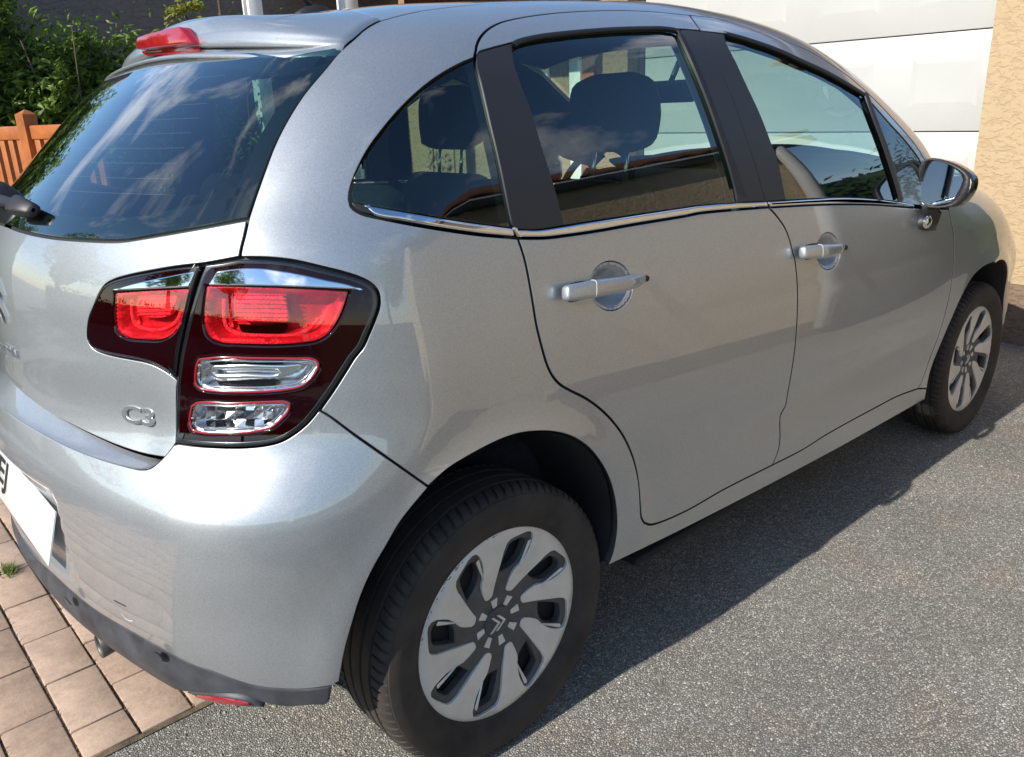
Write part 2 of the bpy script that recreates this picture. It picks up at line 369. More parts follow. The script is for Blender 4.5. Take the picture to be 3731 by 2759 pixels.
def panel(name, outline, mat, parent, holes=(), dom='side', res=.03, gap=.0028, flange=.014, off=0.0, mirror=False, bevel=.0012, normals='field', edge_shade=True):
    """a pressed panel: outline (3-D points on the skin) unrolled, triangulated, laid back on the skin, edges turned in.
    off: metres (or a function of the skin points) along the skin's normal."""
    un, ro = (unroll, roll) if dom == 'side' else (roof_un, roof_roll)
    def prep(poly, g, hole=False):
        q = un(poly); q = resample(q, min(res*.8, .02))
        if (area(q) < 0): q = q[::-1]
        return inset(q, -g if hole else g)
    rings = [prep(outline, gap)]+[prep(h, gap, True) for h in holes]
    inner = [inset(rings[0], bevel)]+[inset(r_, -bevel) for r_ in rings[1:]]
    V2, T, idx = tri_region(inner, res)
    P3 = ro(V2); N3 = grad(P3)
    of_ = off(P3) if callable(off) else np.full(len(P3), off)
    P3s = P3; P3 = P3+N3*of_[:, None]
    if callable(off) and normals == 'field': N3 = grad(P3s, off=off)
    V = [P3]; NN = [N3]; faces = [tuple(t) for t in T]; base = len(P3)
    for r_, ri, ids in zip(rings, inner, idx):
        B = ro(r_); nb = grad(B); ob = off(B) if callable(off) else np.full(len(B), off)
        Bi = ro(ri); outw = B-Bi; outw -= nb*np.sum(outw*nb, 1)[:, None]; outw /= np.maximum(np.linalg.norm(outw, axis=1)[:, None], 1e-9)
        r1 = B+nb*(ob-bevel*.8)[:, None]; r2 = B+nb*(ob-flange)[:, None]
        m_ = len(r_); V += [r1, r2]; NN += [(nb+outw)/1.414, outw]
        for i in range(m_):
            j = (i+1) % m_; a, b_ = ids[i], ids[j]
            if a < 0 or b_ < 0 or a == b_: continue
            q1 = (b_, a, base+i, base+j); q2 = (base+j, base+i, base+m_+i, base+m_+j)
            faces += [q1, q2]
        base += 2*m_
    V = np.vstack(V); NN = np.vstack(NN)
    # orientation: outwards (domain orientation may be flipped)
    t0 = T[len(T)//2]; nf = np.cross(V[t0[1]]-V[t0[0]], V[t0[2]]-V[t0[0]])
    if np.dot(nf, N3[t0[0]]) < 0: faces = [f[::-1] for f in faces]
    # edge strips must agree with the panel whichever way the ring ran
    ff = []
    for f in faces:
        if len(f) == 4:
            nf = np.cross(V[f[2]]-V[f[0]], V[f[3]]-V[f[1]])
            if np.dot(nf, NN[f[2]]+NN[f[3]]) < 0: f = f[::-1]
        ff.append(f)
    # rings run ccw, holes too: drop degenerate
    mats = [mat, 'rubber_or_gap_shade'] if mat == 'silver_paint' and flange > .01 and edge_shade else mat
    def dark(ob):
        if mats is not mat:        # turned-in silver edges painted dark to stand for shade in the gaps
            mi = np.zeros(len(ff), int); mi[len(T)+1:len(T)+2*len(rings[0]):2] = 1; ob.data.polygons.foreach_set('material_index', mi)
        return ob
    o_ = dark(link_mesh(name, V, ff, mats, parent, normals=None if normals == 'mesh' else NN))
    if mirror:
        Vm = V*np.array([1, -1, 1]); Nm = NN*np.array([1, -1, 1])
        o2 = dark(link_mesh(name, Vm, [f[::-1] for f in ff], mats, parent, normals=None if normals == 'mesh' else Nm))
        return o_, o2
    return o_
def ribbon(name, line, width, depth, mat, parent, mirror=False, h=.0, rounded=False, step=.012):
    """strip of the given width laid along a line on the skin at the given depth (negative = under it)"""
    L_ = catmull(line, step); N_ = grad(L_); T_ = np.gradient(L_, axis=0); T_ /= np.maximum(np.linalg.norm(T_, axis=1)[:, None], 1e-9)
    S_ = np.cross(N_, T_); V = []; Fc = []; NN = []
    prof = [(-1, 0), (1, 0)] if not rounded else [(math.cos(a), math.sin(a)) for a in np.linspace(math.pi, 0, 7)]
    k = len(prof)
    for i in range(len(L_)):
        for (a, b_) in prof:
            V.append(L_[i]+S_[i]*a*width/2+N_[i]*(depth+b_*h)); NN.append(N_[i] if not rounded else S_[i]*a*.8+N_[i]*(b_+.2))
    for i in range(len(L_)-1):
        for j in range(k-1): Fc.append((i*k+j, i*k+j+1, (i+1)*k+j+1, (i+1)*k+j))
    V = np.array(V); f = Fc[0]; nf = np.cross(V[f[1]]-V[f[0]], V[f[2]]-V[f[0]])
    if np.dot(nf, N_[0]) < 0: Fc = [q[::-1] for q in Fc]
    o_ = link_mesh(name, V, Fc, mat, parent, normals=NN)
    if mirror: 
        o2 = link_mesh(name, V*np.array([1, -1, 1]), [q[::-1] for q in Fc], mat, parent, normals=np.array(NN)*np.array([1, -1, 1])); return o_, o2
    return o_
# ------------------------------------------------------------------ the car: edges traced on the skin
CAR = empty('car', (0, 0, 0), label='silver five-door hatchback parked in front of the white garage door', cat='car')
def sidept(x, z):
    """points of the right flank at given x, z"""
    x = np.atleast_1d(np.array(x, float)); z = np.atleast_1d(np.array(z, float))
    return solve(np.stack([x, np.full_like(x, -.2), z], 1), np.tile([0, -1.0, 0], (len(x), 1)))
def toppt(x, y):
    x = np.atleast_1d(np.array(x, float)); y = np.atleast_1d(np.array(y, float)); return roof_roll(np.stack([x, y], 1))
def sym(right):
    """closed outline from the right half (centre top -> centre bottom)"""
    r_ = right[right[:, 1] < -.004]; return np.vstack([r_, (r_*np.array([1, -1, 1]))[::-1]])
rev = lambda e_: e_[::-1]
e_cp_hi = edge(None, [(1384, 78), (1366, 86), (1330, 107), (1291, 141), (1259, 168), (1230, 195), (1184, 250)]+Z('A', [(1900, 590), (1800, 745), (1720, 900), (1650, 1080), (1590, 1250), (1552, 1366)]))
e_cp_lo = edge('A', [(1552, 1366), (1530, 1470), (1512, 1540), (1498, 1610)])
LT = [(575, 85), (700, 85), (850, 92), (1000, 110), (1200, 155), (1400, 205), (1530, 250), (1610, 300), (1645, 350), (1657, 410), (1650, 470), (1620, 560), (1570, 680), (1530, 770), (1460, 860), (1390, 970), (1300, 1110), (1190, 1265)]
LBm = [(1190, 1265), (1100, 1370), (1000, 1450), (900, 1505), (780, 1535), (600, 1552), (400, 1550), (200, 1535), (75, 1515)]
LL = [(75, 1515), (80, 1300), (90, 1030), (110, 850), (150, 650), (200, 450), (260, 250), (310, 128)]
e_lt, e_lb, e_ll = edge('L', LT), edge('L', LBm), edge('L', LL)
e_l0 = edge('L', [(310, 128), (450, 110), (575, 85)])
# rear bumper
e_bs = edge(None, Z('L', [(1190, 1265)])+Z('E', [(0, 1065), (150, 1175), (300, 1280), (450, 1385), (620, 1505)]))
e_ba = edge(None, Z('E', [(620, 1505)])+Z('H', [(450, 170), (350, 340), (270, 480), (200, 640), (150, 800), (100, 980), (65, 1175)]))
e_st = edge('G', [(2100, 1200), (1915, 1225), (1750, 1222), (1600, 1205), (1450, 1160), (1300, 1100), (1150, 1040), (1000, 960), (800, 850), (600, 730), (450, 610), (330, 500), (240, 420)])
e_crest = edge('D', [(0, 998), (100, 1070), (250, 1160), (400, 1240), (600, 1320), (800, 1378), (880, 1394), (940, 1385), (1010, 1330), (1060, 1275), (1088, 1240)])
e_tgb = edge('D', [(0, 815), (50, 880), (150, 970), (250, 1040), (400, 1120), (550, 1190), (700, 1250), (850, 1295), (1012, 1322)])
# tailgate
e_gb = edge('A', [(0, 1392), (100, 1437), (300, 1482), (500, 1500), (740, 1505), (900, 1482), (1100, 1447), (1300, 1412), (1480, 1378), (1546, 1366)])
IT = [(1272, 105), (1100, 125), (950, 150), (800, 180), (700, 210), (650, 240), (610, 300), (575, 380), (548, 450), (538, 530), (545, 590), (575, 635), (640, 665), (720, 685), (800, 700), (900, 720), (970, 745), (1040, 785), (1106, 835)]
e_in = edge('D', IT)
e_inr = edge('D', [(1106, 835), (1112, 760), (1125, 660), (1150, 540), (1190, 350), (1232, 200), (1272, 105)])
# flank
RS_top = [(2255, 95), (2000, 72), (1800, 65), (1500, 75), (1300, 95), (1150, 120), (1060, 145), (990, 185), (945, 235), (922, 290), (918, 350)]
RS_mid = [(918, 350), (925, 400), (960, 540), (1010, 760), (1070, 1020), (1120, 1270), (1150, 1420)]
RS_low = Z('B', [(1150, 1420), (1167, 1462), (1180, 1492)])
RS_dn = Z('B', [(1180, 1492), (1205, 1560)])+Z('E', [(1230, 103), (1255, 230), (1275, 350), (1300, 500), (1335, 640), (1365, 740), (1400, 810), (1450, 865), (1520, 905), (1600, 945), (1680, 1000), (1760, 1075), (1830, 1165), (1880, 1260), (1915, 1360), (1938, 1480), (1950, 1640)])+Z('H', [(1955, 150), (1972, 182)])
e_rtop, e_rmid, e_rlow, e_rdn = edge('B', RS_top), edge('B', RS_mid), edge(None, RS_low), edge(None, RS_dn)
e_rbot = edge(None, Z('H', [(1972, 182), (2005, 195), (2050, 188), (2234, 110)])+Z('F', [(360, 1518), (658, 1368)]))
BS_up = Z('C', [(140, 95), (210, 190)]); BS_m = Z('C', [(210, 190), (300, 360), (390, 565), (450, 720), (510, 900), (560, 1050), (600, 1200), (622, 1262)])
BS_t = Z('C', [(622, 1262), (636, 1298)])
BS_dn = Z('C', [(636, 1298), (660, 1322), (700, 1370), (740, 1430), (770, 1510), (790, 1590)])+Z('F', [(797, 60), (812, 180), (818, 320), (812, 500), (800, 640), (780, 780), (755, 920), (740, 1000), (712, 1050), (706, 1110), (708, 1180), (700, 1260), (680, 1320), (658, 1368)])
e_b1, e_b2, e_b3, e_b4 = edge(None, BS_up), edge(None, BS_m), edge(None, BS_t), edge(None, BS_dn)
e_ftop = edge('C', [(140, 95), (300, 112), (450, 145), (600, 195), (750, 258), (900, 325), (1000, 385), (1150, 490), (1300, 625), (1450, 785), (1560, 915), (1620, 1015)])
e_fbot = edge('F', [(658, 1368), (850, 1270), (1000, 1175), (1300, 1010), (1450, 932), (1572, 888)])
e_fseam = edge(None, Z('C', [(1766, 1312), (1795, 1480)])+Z('F', [(1798, 0), (1790, 150), (1770, 290), (1738, 430), (1695, 570), (1645, 700), (1600, 830), (1572, 888)]))
e_arch = edge(None, Z('E', [(620, 1505), (750, 1390), (880, 1310), (1000, 1245), (1100, 1200), (1200, 1170), (1330, 1158), (1430, 1165), (1530, 1195), (1620, 1255), (1690, 1340), (1740, 1430), (1775, 1530), (1795, 1640)])+Z('H', [(1800, 200), (1790, 300), (1770, 390), (1742, 455)]))
e_sillb = edge(None, Z('H', [(1742, 455), (2234, 215)])+Z('F', [(1000, 1300), (1614, 955)]))
e_sillf = edge('F', [(1614, 955), (1625, 888)])
e_sillt = edge('F', [(1625, 888), (1572, 888)])
e_farch = edge('F', [(1625, 888), (1650, 770), (1720, 595), (1790, 432), (1850, 300), (1920, 182), (1990, 120), (2050, 94)])
# roof seam and front pillar
e_rs = np.vstack([edge(None, [(1384, 78), (1450, 59), (1530, 41)])[:, :], toppt([.30, .6, 1.0, 1.3, 1.5, 1.7, 1.9, 2.02], [-.485, -.485, -.50, -.535, -.575, -.625, -.672, -.70])])
e_pb = np.vstack([e_ftop[-1:], sidept([1.98, 2.0], [1.06, 1.03])])
# ------------------------------------------------------------------ body panels
body_out = join(e_cp_hi, e_cp_lo, e_lt, e_bs, e_arch, e_sillb, e_sillf, e_sillt, rev(e_fbot), rev(e_rbot), rev(e_rdn), rev(e_rlow), rev(e_rmid), rev(e_rtop), e_ftop, e_pb[1:], rev(e_rs))
QW = edge('B', [(908, 362), (850, 385), (760, 430), (650, 500), (540, 590), (430, 700), (330, 820), (250, 930), (190, 1040), (145, 1150), (128, 1230), (138, 1290), (200, 1335), (280, 1357)])
QWb = edge('B', [(280, 1357), (450, 1392), (700, 1437), (950, 1472), (1163, 1490)])
QWf = edge('B', [(1163, 1490), (1135, 1420), (1108, 1270), (1058, 1020), (998, 760), (948, 540), (914, 400), (908, 362)])
qwin = join(QW, QWb, QWf)
# the quarter window opening reaches the door seam: cut it into the outline
iA = int(np.argmin(np.linalg.norm(body_out-e_rmid[0], axis=1)))
body_main = join(e_cp_hi, e_cp_lo, e_lt, e_bs, e_arch, e_sillb, e_sillf, e_sillt, rev(e_fbot), rev(e_rbot), rev(e_rdn), rev(QWb), rev(QW), rev(e_rtop)[1:], e_ftop, e_pb[1:], rev(e_rs))
side_r, side_l = panel('body_side', body_main, 'silver_paint', CAR, mirror=True, res=.026, flange=.022)
# quarter window: glass with black band, chrome strip
qb = edge('B', [(150, 1268), (215, 1283), (400, 1315), (600, 1350), (800, 1385), (1000, 1412), (1150, 1432)])
qg = join(edge('B', [(908, 362), (850, 385), (760, 430), (650, 500), (540, 590), (430, 700), (330, 820), (250, 930), (190, 1040), (145, 1150), (130, 1230), (150, 1268)]), qb, edge('B', [(1150, 1432), (1108, 1270), (1058, 1020), (998, 760), (948, 540), (908, 362)]))
panel('quarter_window', qg, 'window_glass', side_r, gap=.003, flange=.004, off=-.004)
panel('quarter_window', qg*np.array([1, 1, 1]), 'window_glass', side_l, gap=.003, flange=.004, off=-.004) if False else None
qt = join(qb, edge('B', [(1150, 1432), (1163, 1487)]), rev(edge('B', [(160, 1290), (280, 1352), (450, 1387), (700, 1432), (950, 1467), (1163, 1485)])))
panel('chrome_strip', join(edge('B', [(215, 1283), (400, 1315), (600, 1350), (800, 1385), (1000, 1412), (1150, 1432)]), edge('B', [(1150, 1432), (1160, 1480)]), edge('B', [(1160, 1480), (950, 1460), (700, 1424), (450, 1380), (280, 1346), (215, 1283)])), 'chrome', side_r, gap=.0008, off=.003, res=.012, flange=.01, bevel=.004)
panel('black_cap', join(edge('B', [(140, 1262), (215, 1283)]), edge('B', [(215, 1283), (280, 1346)]), edge('B', [(280, 1346), (190, 1320), (145, 1285), (140, 1262)])), 'black_satin', side_r, gap=.0008, off=.001, res=.012, flange=.008)
# rear door (painted skin, window frame, films, glass, chrome)
tb_r = edge(None, Z('B', [(1180, 1492), (1350, 1491), (1500, 1474), (1700, 1444), (1900, 1409), (2100, 1376), (2234, 1354)])+Z('C', [(200, 1337), (400, 1317), (636, 1298)]))
tt_r = edge(None, Z('B', [(1165, 1436), (1300, 1440), (1450, 1420), (1600, 1395), (1800, 1365), (2000, 1335), (2234, 1300)])+Z('C', [(200, 1288), (400, 1270), (622, 1260)]))
def oval(k, cx, cy, rx, ry, n_=28, tilt=0.0):
    a_ = np.linspace(0, 2*math.pi, n_, endpoint=False); X_ = rx*np.cos(a_); Y_ = ry*np.sin(a_)
    return hit(Z(k, [(cx+x*math.cos(tilt)-y*math.sin(tilt), cy+x*math.sin(tilt)+y*math.cos(tilt)) for x, y in zip(X_, Y_)]))
cup_r, cup_f = oval('P', 1105, 660, 450, 515), oval('N', 1105, 765, 345, 525)
door_r, door_l = panel('rear_door', join(e_rdn, e_rbot, rev(e_b4), rev(tb_r)), 'silver_paint', CAR, mirror=True, res=.026, holes=[cup_r])
fr_in = edge(None, Z('C', [(210, 190), (85, 180)])+Z('B', [(2100, 176), (1800, 180), (1500, 205), (1300, 230), (1170, 262), (1050, 292), (924, 328)]))
fr_r, fr_l = panel('window_frame', join(e_rtop, rev(fr_in), rev(e_b1)), 'silver_paint', door_r, mirror=True, res=.02, flange=.03)
fr_l.parent = door_l
gl_l = Z('B', [(1147, 292), (1160, 390), (1210, 540), (1270, 700), (1340, 930), (1400, 1120), (1440, 1270), (1475, 1405)])
film = join(edge('B', [(924, 328), (1050, 292), (1160, 264)]), edge(None, gl_l), edge('B', [(1475, 1412), (1300, 1437), (1165, 1434)]), edge('B', [(1150, 1420), (1120, 1270), (1070, 1020), (1010, 760), (960, 540), (925, 400), (924, 328)]))
a, b2 = panel('pillar_film', film, 'black_satin', door_r, mirror=True, gap=.001, off=-.001, flange=.02); b2.parent = door_l
gl_r = Z('C', [(66, 196), (100, 260), (180, 440), (260, 640), (330, 840), (390, 1030), (430, 1180), (446, 1268)])
gout = join(edge('B', [(1147, 292), (1172, 272), (1300, 238), (1500, 212), (1800, 188), (2000, 182), (2120, 184)]), edge(None, gl_r), rev(edge(None, Z('B', [(1475, 1412), (1600, 1391), (1800, 1361), (2000, 1331), (2234, 1297)])+Z('C', [(200, 1285), (446, 1268)]))), rev(edge(None, gl_l)))
a, b2 = panel('window', gout, 'window_glass', door_r, mirror=True, gap=.001, off=-.006, flange=.003); b2.parent = door_l
film2 = join(rev(edge(None, gl_r)), edge('C', [(66, 196), (90, 184), (207, 193)]), e_b2, edge('C', [(620, 1260), (446, 1268)]))
a, b2 = panel('pillar_film', film2, 'black_satin', door_r, mirror=True, gap=.001, off=-.001, flange=.02); b2.parent = door_l
a, b2 = panel('chrome_strip', join(tt_r, e_b3, rev(edge(None, Z('B', [(1180, 1486), (1350, 1485), (1500, 1468), (1700, 1438), (1900, 1402), (2100, 1370), (2234, 1348)])+Z('C', [(200, 1331), (400, 1311), (636, 1293)]))), e_rlow[::-1]), 'chrome', door_r, mirror=True, gap=.0015, off=.003, res=.012, flange=.01, bevel=.004); b2.parent = door_l
# front door
tb_f = edge('C', [(648, 1299), (900, 1285), (1100, 1280), (1300, 1283), (1545, 1302), (1766, 1312)])
tt_f = edge('C', [(634, 1262), (900, 1246), (1100, 1238), (1250, 1243), (1400, 1258), (1545, 1280)])
fdoor_r, fdoor_l = panel('front_door', join(e_b4, e_fbot, rev(e_fseam), rev(tb_f)), 'silver_paint', CAR, mirror=True, res=.026, holes=[cup_f])
fi = edge('C', [(207, 193), (360, 212), (500, 248), (700, 318), (850, 387), (1000, 456), (1150, 541), (1240, 600), (1290, 655), (1400, 780), (1500, 890), (1580, 1000), (1604, 1060)])
a, b2 = panel('window_frame', join(e_b1, fi, rev(e_ftop)), 'silver_paint', fdoor_r, mirror=True, res=.018, flange=.03); b2.parent = fdoor_l
fgl = Z('C', [(360, 212), (375, 270), (440, 400), (500, 530), (580, 700), (650, 880), (700, 1020), (746, 1252)])
a, b2 = panel('pillar_film', join(rev(e_b2), edge('C', [(212, 192), (360, 212)]), edge(None, fgl), edge('C', [(746, 1252), (624, 1262)])), 'black_satin', fdoor_r, mirror=True, gap=.001, off=-.001, flange=.02); b2.parent = fdoor_l
fgr = Z('C', [(1236, 600), (1290, 740), (1350, 900), (1400, 1050), (1440, 1180), (1462, 1262)])
fgo = join(edge('C', [(360, 214), (500, 252), (700, 322), (850, 391), (1000, 460), (1150, 545), (1236, 600)]), edge(None, fgr), rev(edge('C', [(746, 1252), (900, 1244), (1100, 1236), (1250, 1241), (1462, 1262)])), rev(edge(None, fgl)))
a, b2 = panel('window', fgo, 'window_glass', fdoor_r, mirror=True, gap=.001, off=-.006, flange=.003); b2.parent = fdoor_l
corner = join(edge(None, fgr), edge('C', [(1462, 1262), (1545, 1282), (1620, 1290)]), edge('C', [(1620, 1290), (1640, 1180), (1604, 1062)]), rev(edge('C', [(1236, 600), (1290, 657), (1400, 782), (1500, 892), (1580, 1002), (1604, 1062)])))
a, b2 = panel('corner_pane', corner, 'black_gloss', fdoor_r, mirror=True, gap=.001, off=-.002, flange=.02); b2.parent = fdoor_l
a, b2 = ribbon('window_divider', edge(None, Z('C', [(1238, 590), (1290, 735), (1350, 895), (1400, 1045), (1440, 1175), (1462, 1255)])), .026, .002, 'black_satin', fdoor_r, mirror=True, rounded=True, h=.006); b2.parent = fdoor_l
a, b2 = panel('chrome_strip', join(tt_f, edge('C', [(1545, 1280), (1545, 1300)]), rev(edge('C', [(648, 1296), (900, 1282), (1100, 1277), (1300, 1280), (1545, 1300)])), edge('C', [(646, 1296), (634, 1262)])), 'chrome', fdoor_r, mirror=True, gap=.0012, off=.003, res=.012, flange=.01, bevel=.0035); b2.parent = fdoor_l
# weatherstrips above the door glass
for ln, pr in ((gout, (door_r, door_l)),):
    a, b2 = ribbon('glass_seal', edge(None, Z('B', [(1150, 285), (1172, 268), (1300, 234), (1500, 208), (1800, 184), (2000, 178), (2100, 179)])+gl_r[:7]), .012, .001, 'rubber_or_gap_shade', pr[0], mirror=True, rounded=True, h=.003); b2.parent = pr[1]
a, b2 = ribbon('glass_seal', edge('C', [(362, 212), (500, 250), (700, 320), (850, 389), (1000, 458), (1150, 543), (1236, 598)]), .016, .001, 'rubber_or_gap_shade', fdoor_r, mirror=True, rounded=True, h=.004); b2.parent = fdoor_l
# dark rubber under every shut line
for ln in (e_cp_hi, e_cp_lo, e_bs, join(e_rtop, e_rmid, e_rlow), e_rdn, e_rbot, join(e_b1, e_b2, e_b3), e_b4, e_ftop, e_fbot, e_fseam):
    ribbon('shut_line_seal', ln, .036, -.013, 'rubber_or_gap_shade', CAR, mirror=True)
# front wing, bonnet, front bumper
fx = np.array([1.99, 2.2, 2.5, 2.8, 3.02]); fz = np.array([1.035, 1.0, .955, .87, .77])
w_top = sidept(fx, fz)
aa = np.linspace(R(96), R(-18), 22); arch_f = sidept(WB+.372*np.cos(aa), AXZ+.395*np.sin(aa))
wing = join(rev(e_fseam), np.vstack([e_fseam[:1], w_top]), sidept([3.06, 3.06], [.6, .22]), rev(arch_f), rev(e_farch), e_sillt)
panel('front_wing', wing, 'silver_paint', CAR, mirror=True, res=.028, flange=.03)
hood = np.vstack([[(2.06, -.735)], [(2.25, -.74), (2.5, -.725), (2.8, -.68), (3.02, -.60), (3.14, -.40), (3.19, 0)]])
hh = np.vstack([hood, (hood*np.array([1, -1]))[::-1]]); cowl = np.array([(2.06, .735), (2.16, .55), (2.22, .3), (2.24, 0), (2.22, -.3), (2.16, -.55)])
panel('bonnet', toppt(*np.vstack([hh[:-1], cowl]).T), 'silver_paint', CAR, dom='roof', res=.045)
V_, F_ = [], []
ny_, nz_ = 25, 10
for i in range(ny_):
    for j in range(nz_):
        y_ = -.70+1.4*i/(ny_-1); z_ = .2+.56*j/(nz_-1); V_.append((2.55, y_, z_))
Vb = solve(np.array(V_), np.tile([1.0, 0, 0], (len(V_), 1)))
for i in range(ny_-1):
    for j in range(nz_-1): F_.append((i*nz_+j, (i+1)*nz_+j, (i+1)*nz_+j+1, i*nz_+j+1))
link_mesh('front_bumper', Vb, F_, 'silver_paint', CAR)
# roof and windscreen
rr_ = e_rs[e_rs[:, 0] < 1.5]
rf = np.vstack([toppt([-.10, -.10], [0, -.52]), rr_, toppt([1.44, 1.40, 1.40], [-.5, -.3, 0])])
panel('roof', sym(rf), 'silver_paint', CAR, dom='roof', res=.05)
wsR = np.vstack([toppt([1.41, 1.41, 1.45], [0, -.3, -.5]), toppt([1.52, 1.7, 1.9, 2.02], [-.568, -.618, -.665, -.693]), toppt([2.13, 2.19, 2.21], [-.55, -.3, 0])])
panel('windscreen', sym(wsR), 'windscreen_glass', CAR, dom='roof', res=.05, off=-.003, flange=.004)
ribbon('roof_seam_seal', e_rs[e_rs[:, 0] < 1.45], .03, -.008, 'rubber_or_gap_shade', CAR, mirror=True)
# rear bumper, its ledge and its dark lower strip
crest_c = e_crest[e_crest[:, 1] < -.03]
bump_out = join(crest_c, rev(e_lb), e_bs, e_ba, e_st)
def bump_off(P_):
    y, z = np.abs(P_[:, 1]), P_[:, 2]
    return -(.010+.026*sstep(z, .47, .62))*(1-sstep(y, .275, .325))*sstep(z, .462, .495)*(1-sstep(z, .622, .675))
bumper = panel('rear_bumper', sym(bump_out), 'silver_paint', CAR, res=.018, flange=.03, off=bump_off, gap=.0012, edge_shade=False)
# ---- bumper ledge, dark lower strip, sensors
def resamp(L_, n_):
    d = np.r_[0, np.cumsum(np.linalg.norm(np.diff(L_, axis=0), axis=1))]; t = np.linspace(0, d[-1], n_)
    return np.stack([np.interp(t, d, L_[:, i]) for i in range(3)], 1)
def loft(name, rows, mat, parent, close=False, flip=False, smooth=True):
    rows = [np.asarray(r_) for r_ in rows]; k = len(rows[0]); V = np.vstack(rows); Fc = []
    for i in range(len(rows)-1):
        for j in range(k if close else k-1): 
            q = (i*k+j, i*k+(j+1) % k, (i+1)*k+(j+1) % k, (i+1)*k+j); Fc.append(q[::-1] if flip else q)
    return link_mesh(name, V, Fc, mat, parent, smooth=smooth)
MY = np.array([1, -1, 1])
cr = resamp(np.vstack([e_crest[e_crest[:, 1] < -.012]]), 40)
tg = resamp(e_tgb[e_tgb[:, 1] < -.012], 40)
ncr = grad(cr); r0 = cr-ncr*.0015
tgt = tg-grad(tg)*.024+np.array([0, 0, -.003])
rows = [r0]
for t_, dz in ((.12, .004), (.3, .006), (.55, .004), (.8, .002), (1.0, 0)): rows.append(r0*(1-t_)+tgt*t_+np.array([0, 0, -dz*.3]))
led = [np.vstack([(r_*MY)[::-1], r_]) for r_ in rows]
lo_ = loft('bumper_ledge', led, 'silver_paint', bumper)
e_sl = edge('G', [(2092, 1212), (2062, 1296), (1950, 1313), (1800, 1318), (1660, 1296), (1500, 1245), (1350, 1228), (1200, 1208), (1100, 1180), (1000, 1130), (900, 1080), (800, 1000), (700, 940), (640, 890), (605, 862), (575, 838), (500, 790), (400, 720), (300, 630), (220, 540)])
su = np.vstack([e_st, e_st*MY])
def st_off(P_):
    d = np.concatenate([np.min(np.linalg.norm(P_[i:i+400, None, :]-su[None], axis=2), 1) for i in range(0, len(P_), 400)])
    return .001+.013*sstep(d, 0, .05)*(1-.5*sstep(np.abs(P_[:, 1]), .5, .8))
strip = panel('bumper_strip', sym(join(rev(e_st)[::1], np.vstack([e_st[:1], e_sl]))), 'bumper_plastic', bumper, res=.014, off=st_off, flange=.03, bevel=.004)
for px in ((430, 668), (1000, 1017)):
    c_ = hit(Z('G', [px]))[0]; n_ = grad(c_[None])[0]; side = np.cross(n_, [0, 0, 1]); side /= np.linalg.norm(side); upv = np.cross(side, n_)
    so_ = float(st_off(c_[None])[0]); c_ = hit(Z('G', [px]), off=so_)[0]; n_ = grad(c_[None])[0]; so_ = 0.0
    for rad, d_, mt in ((.0125, so_+.0024, 'rubber_or_gap_shade'), (.0095, so_+.0036, 'bumper_plastic')):
        V = [c_+n_*d_]+[c_+n_*(d_-.001)+(side*math.cos(t)+upv*math.sin(t))*rad for t in np.linspace(0, 2*math.pi, 20, endpoint=False)]
        link_mesh('parking_sensor', V, [(0, 1+i, 1+(i+1) % 20) for i in range(20)], mt, bumper)
ribbon('tow_cover_line', edge('G', [(715, 668), (745, 684), (790, 706)]), .0022, .0006, 'rubber_or_gap_shade', bumper)
ribbon('tow_cover_line', edge('G', [(762, 748), (785, 780), (815, 796), (832, 795)]), .0022, .0006, 'plate_white', bumper)
rfl = join(edge('G', [(1255, 1222), (1400, 1236), (1520, 1254), (1590, 1272)]), edge('G', [(1590, 1272), (1480, 1272), (1360, 1256), (1255, 1222)]))
panel('reflector', rfl, 'red_plastic', bumper, mirror=True, off=.016, res=.012, gap=.0005)
panel('reflector_surround', join(edge('G', [(1200, 1210), (1300, 1222), (1450, 1240), (1600, 1268), (1665, 1298)]), edge('G', [(1665, 1298), (1520, 1288), (1380, 1268), (1280, 1240), (1200, 1210)])), 'bumper_plastic', bumper, mirror=True, off=.012, res=.012, gap=.0)
# ---- tailgate and rear window
def tg_off(P_): return -(.003+.011*(1-sstep(P_[:, 2], .80, .93))*(1-sstep(np.abs(P_[:, 1]), .52, .62)))
gb = e_gb[e_gb[:, 1] < -.01]
tgr = join(gb, e_cp_lo, rev(e_l0), e_in, rev(e_ll)[int(len(e_ll)*.36):], edge('D', [(1088, 1238), (1012, 1322)]), rev(e_tgb))
i0 = int(np.argmin(np.linalg.norm(rev(e_ll)-e_in[-1], axis=1)))
tgr = join(gb, e_cp_lo, rev(e_l0)[:1], e_in, rev(e_ll)[i0+1:], edge('D', [(1088, 1238), (1012, 1322)]), rev(e_tgb))
tailgate = panel('tailgate', sym(tgr), 'silver_paint', CAR, res=.024, off=tg_off, flange=.03)
ys = np.array([-.02, -.15, -.3, -.42, -.52]); zt = 1.458-.055*(ys/.6)**2
gt = solve(np.stack([np.full(5, .2), ys, zt], 1), np.tile([-1.0, 0, 0], (5, 1)))
cpg = e_cp_hi[e_cp_hi[:, 2] < 1.432]
glr = join(gt, cpg, rev(gb))
rear_window = panel('rear_window', sym(glr), 'rear_glass', tailgate, res=.03, off=-.003, flange=.004, gap=.003)
def shrink(poly, g): return roll(inset(resample(unroll(poly), .02), g))
go = sym(glr); gi = shrink(go, .045)
panel('window_border', go, 'black_matte', rear_window, holes=[gi], res=.03, off=-.009, flange=.012, gap=.004)
for k in range(9):
    zz = 1.20+.024*k; hw = .50-.012*k
    yy = np.linspace(-hw, hw, 25); ln = solve(np.stack([np.full(25, .2), yy, np.full(25, zz)], 1), np.tile([-1.0, 0, 0], (25, 1)))
    ribbon('heater_line', ln, .0012, -.0036, 'heater_print', rear_window, step=.05)
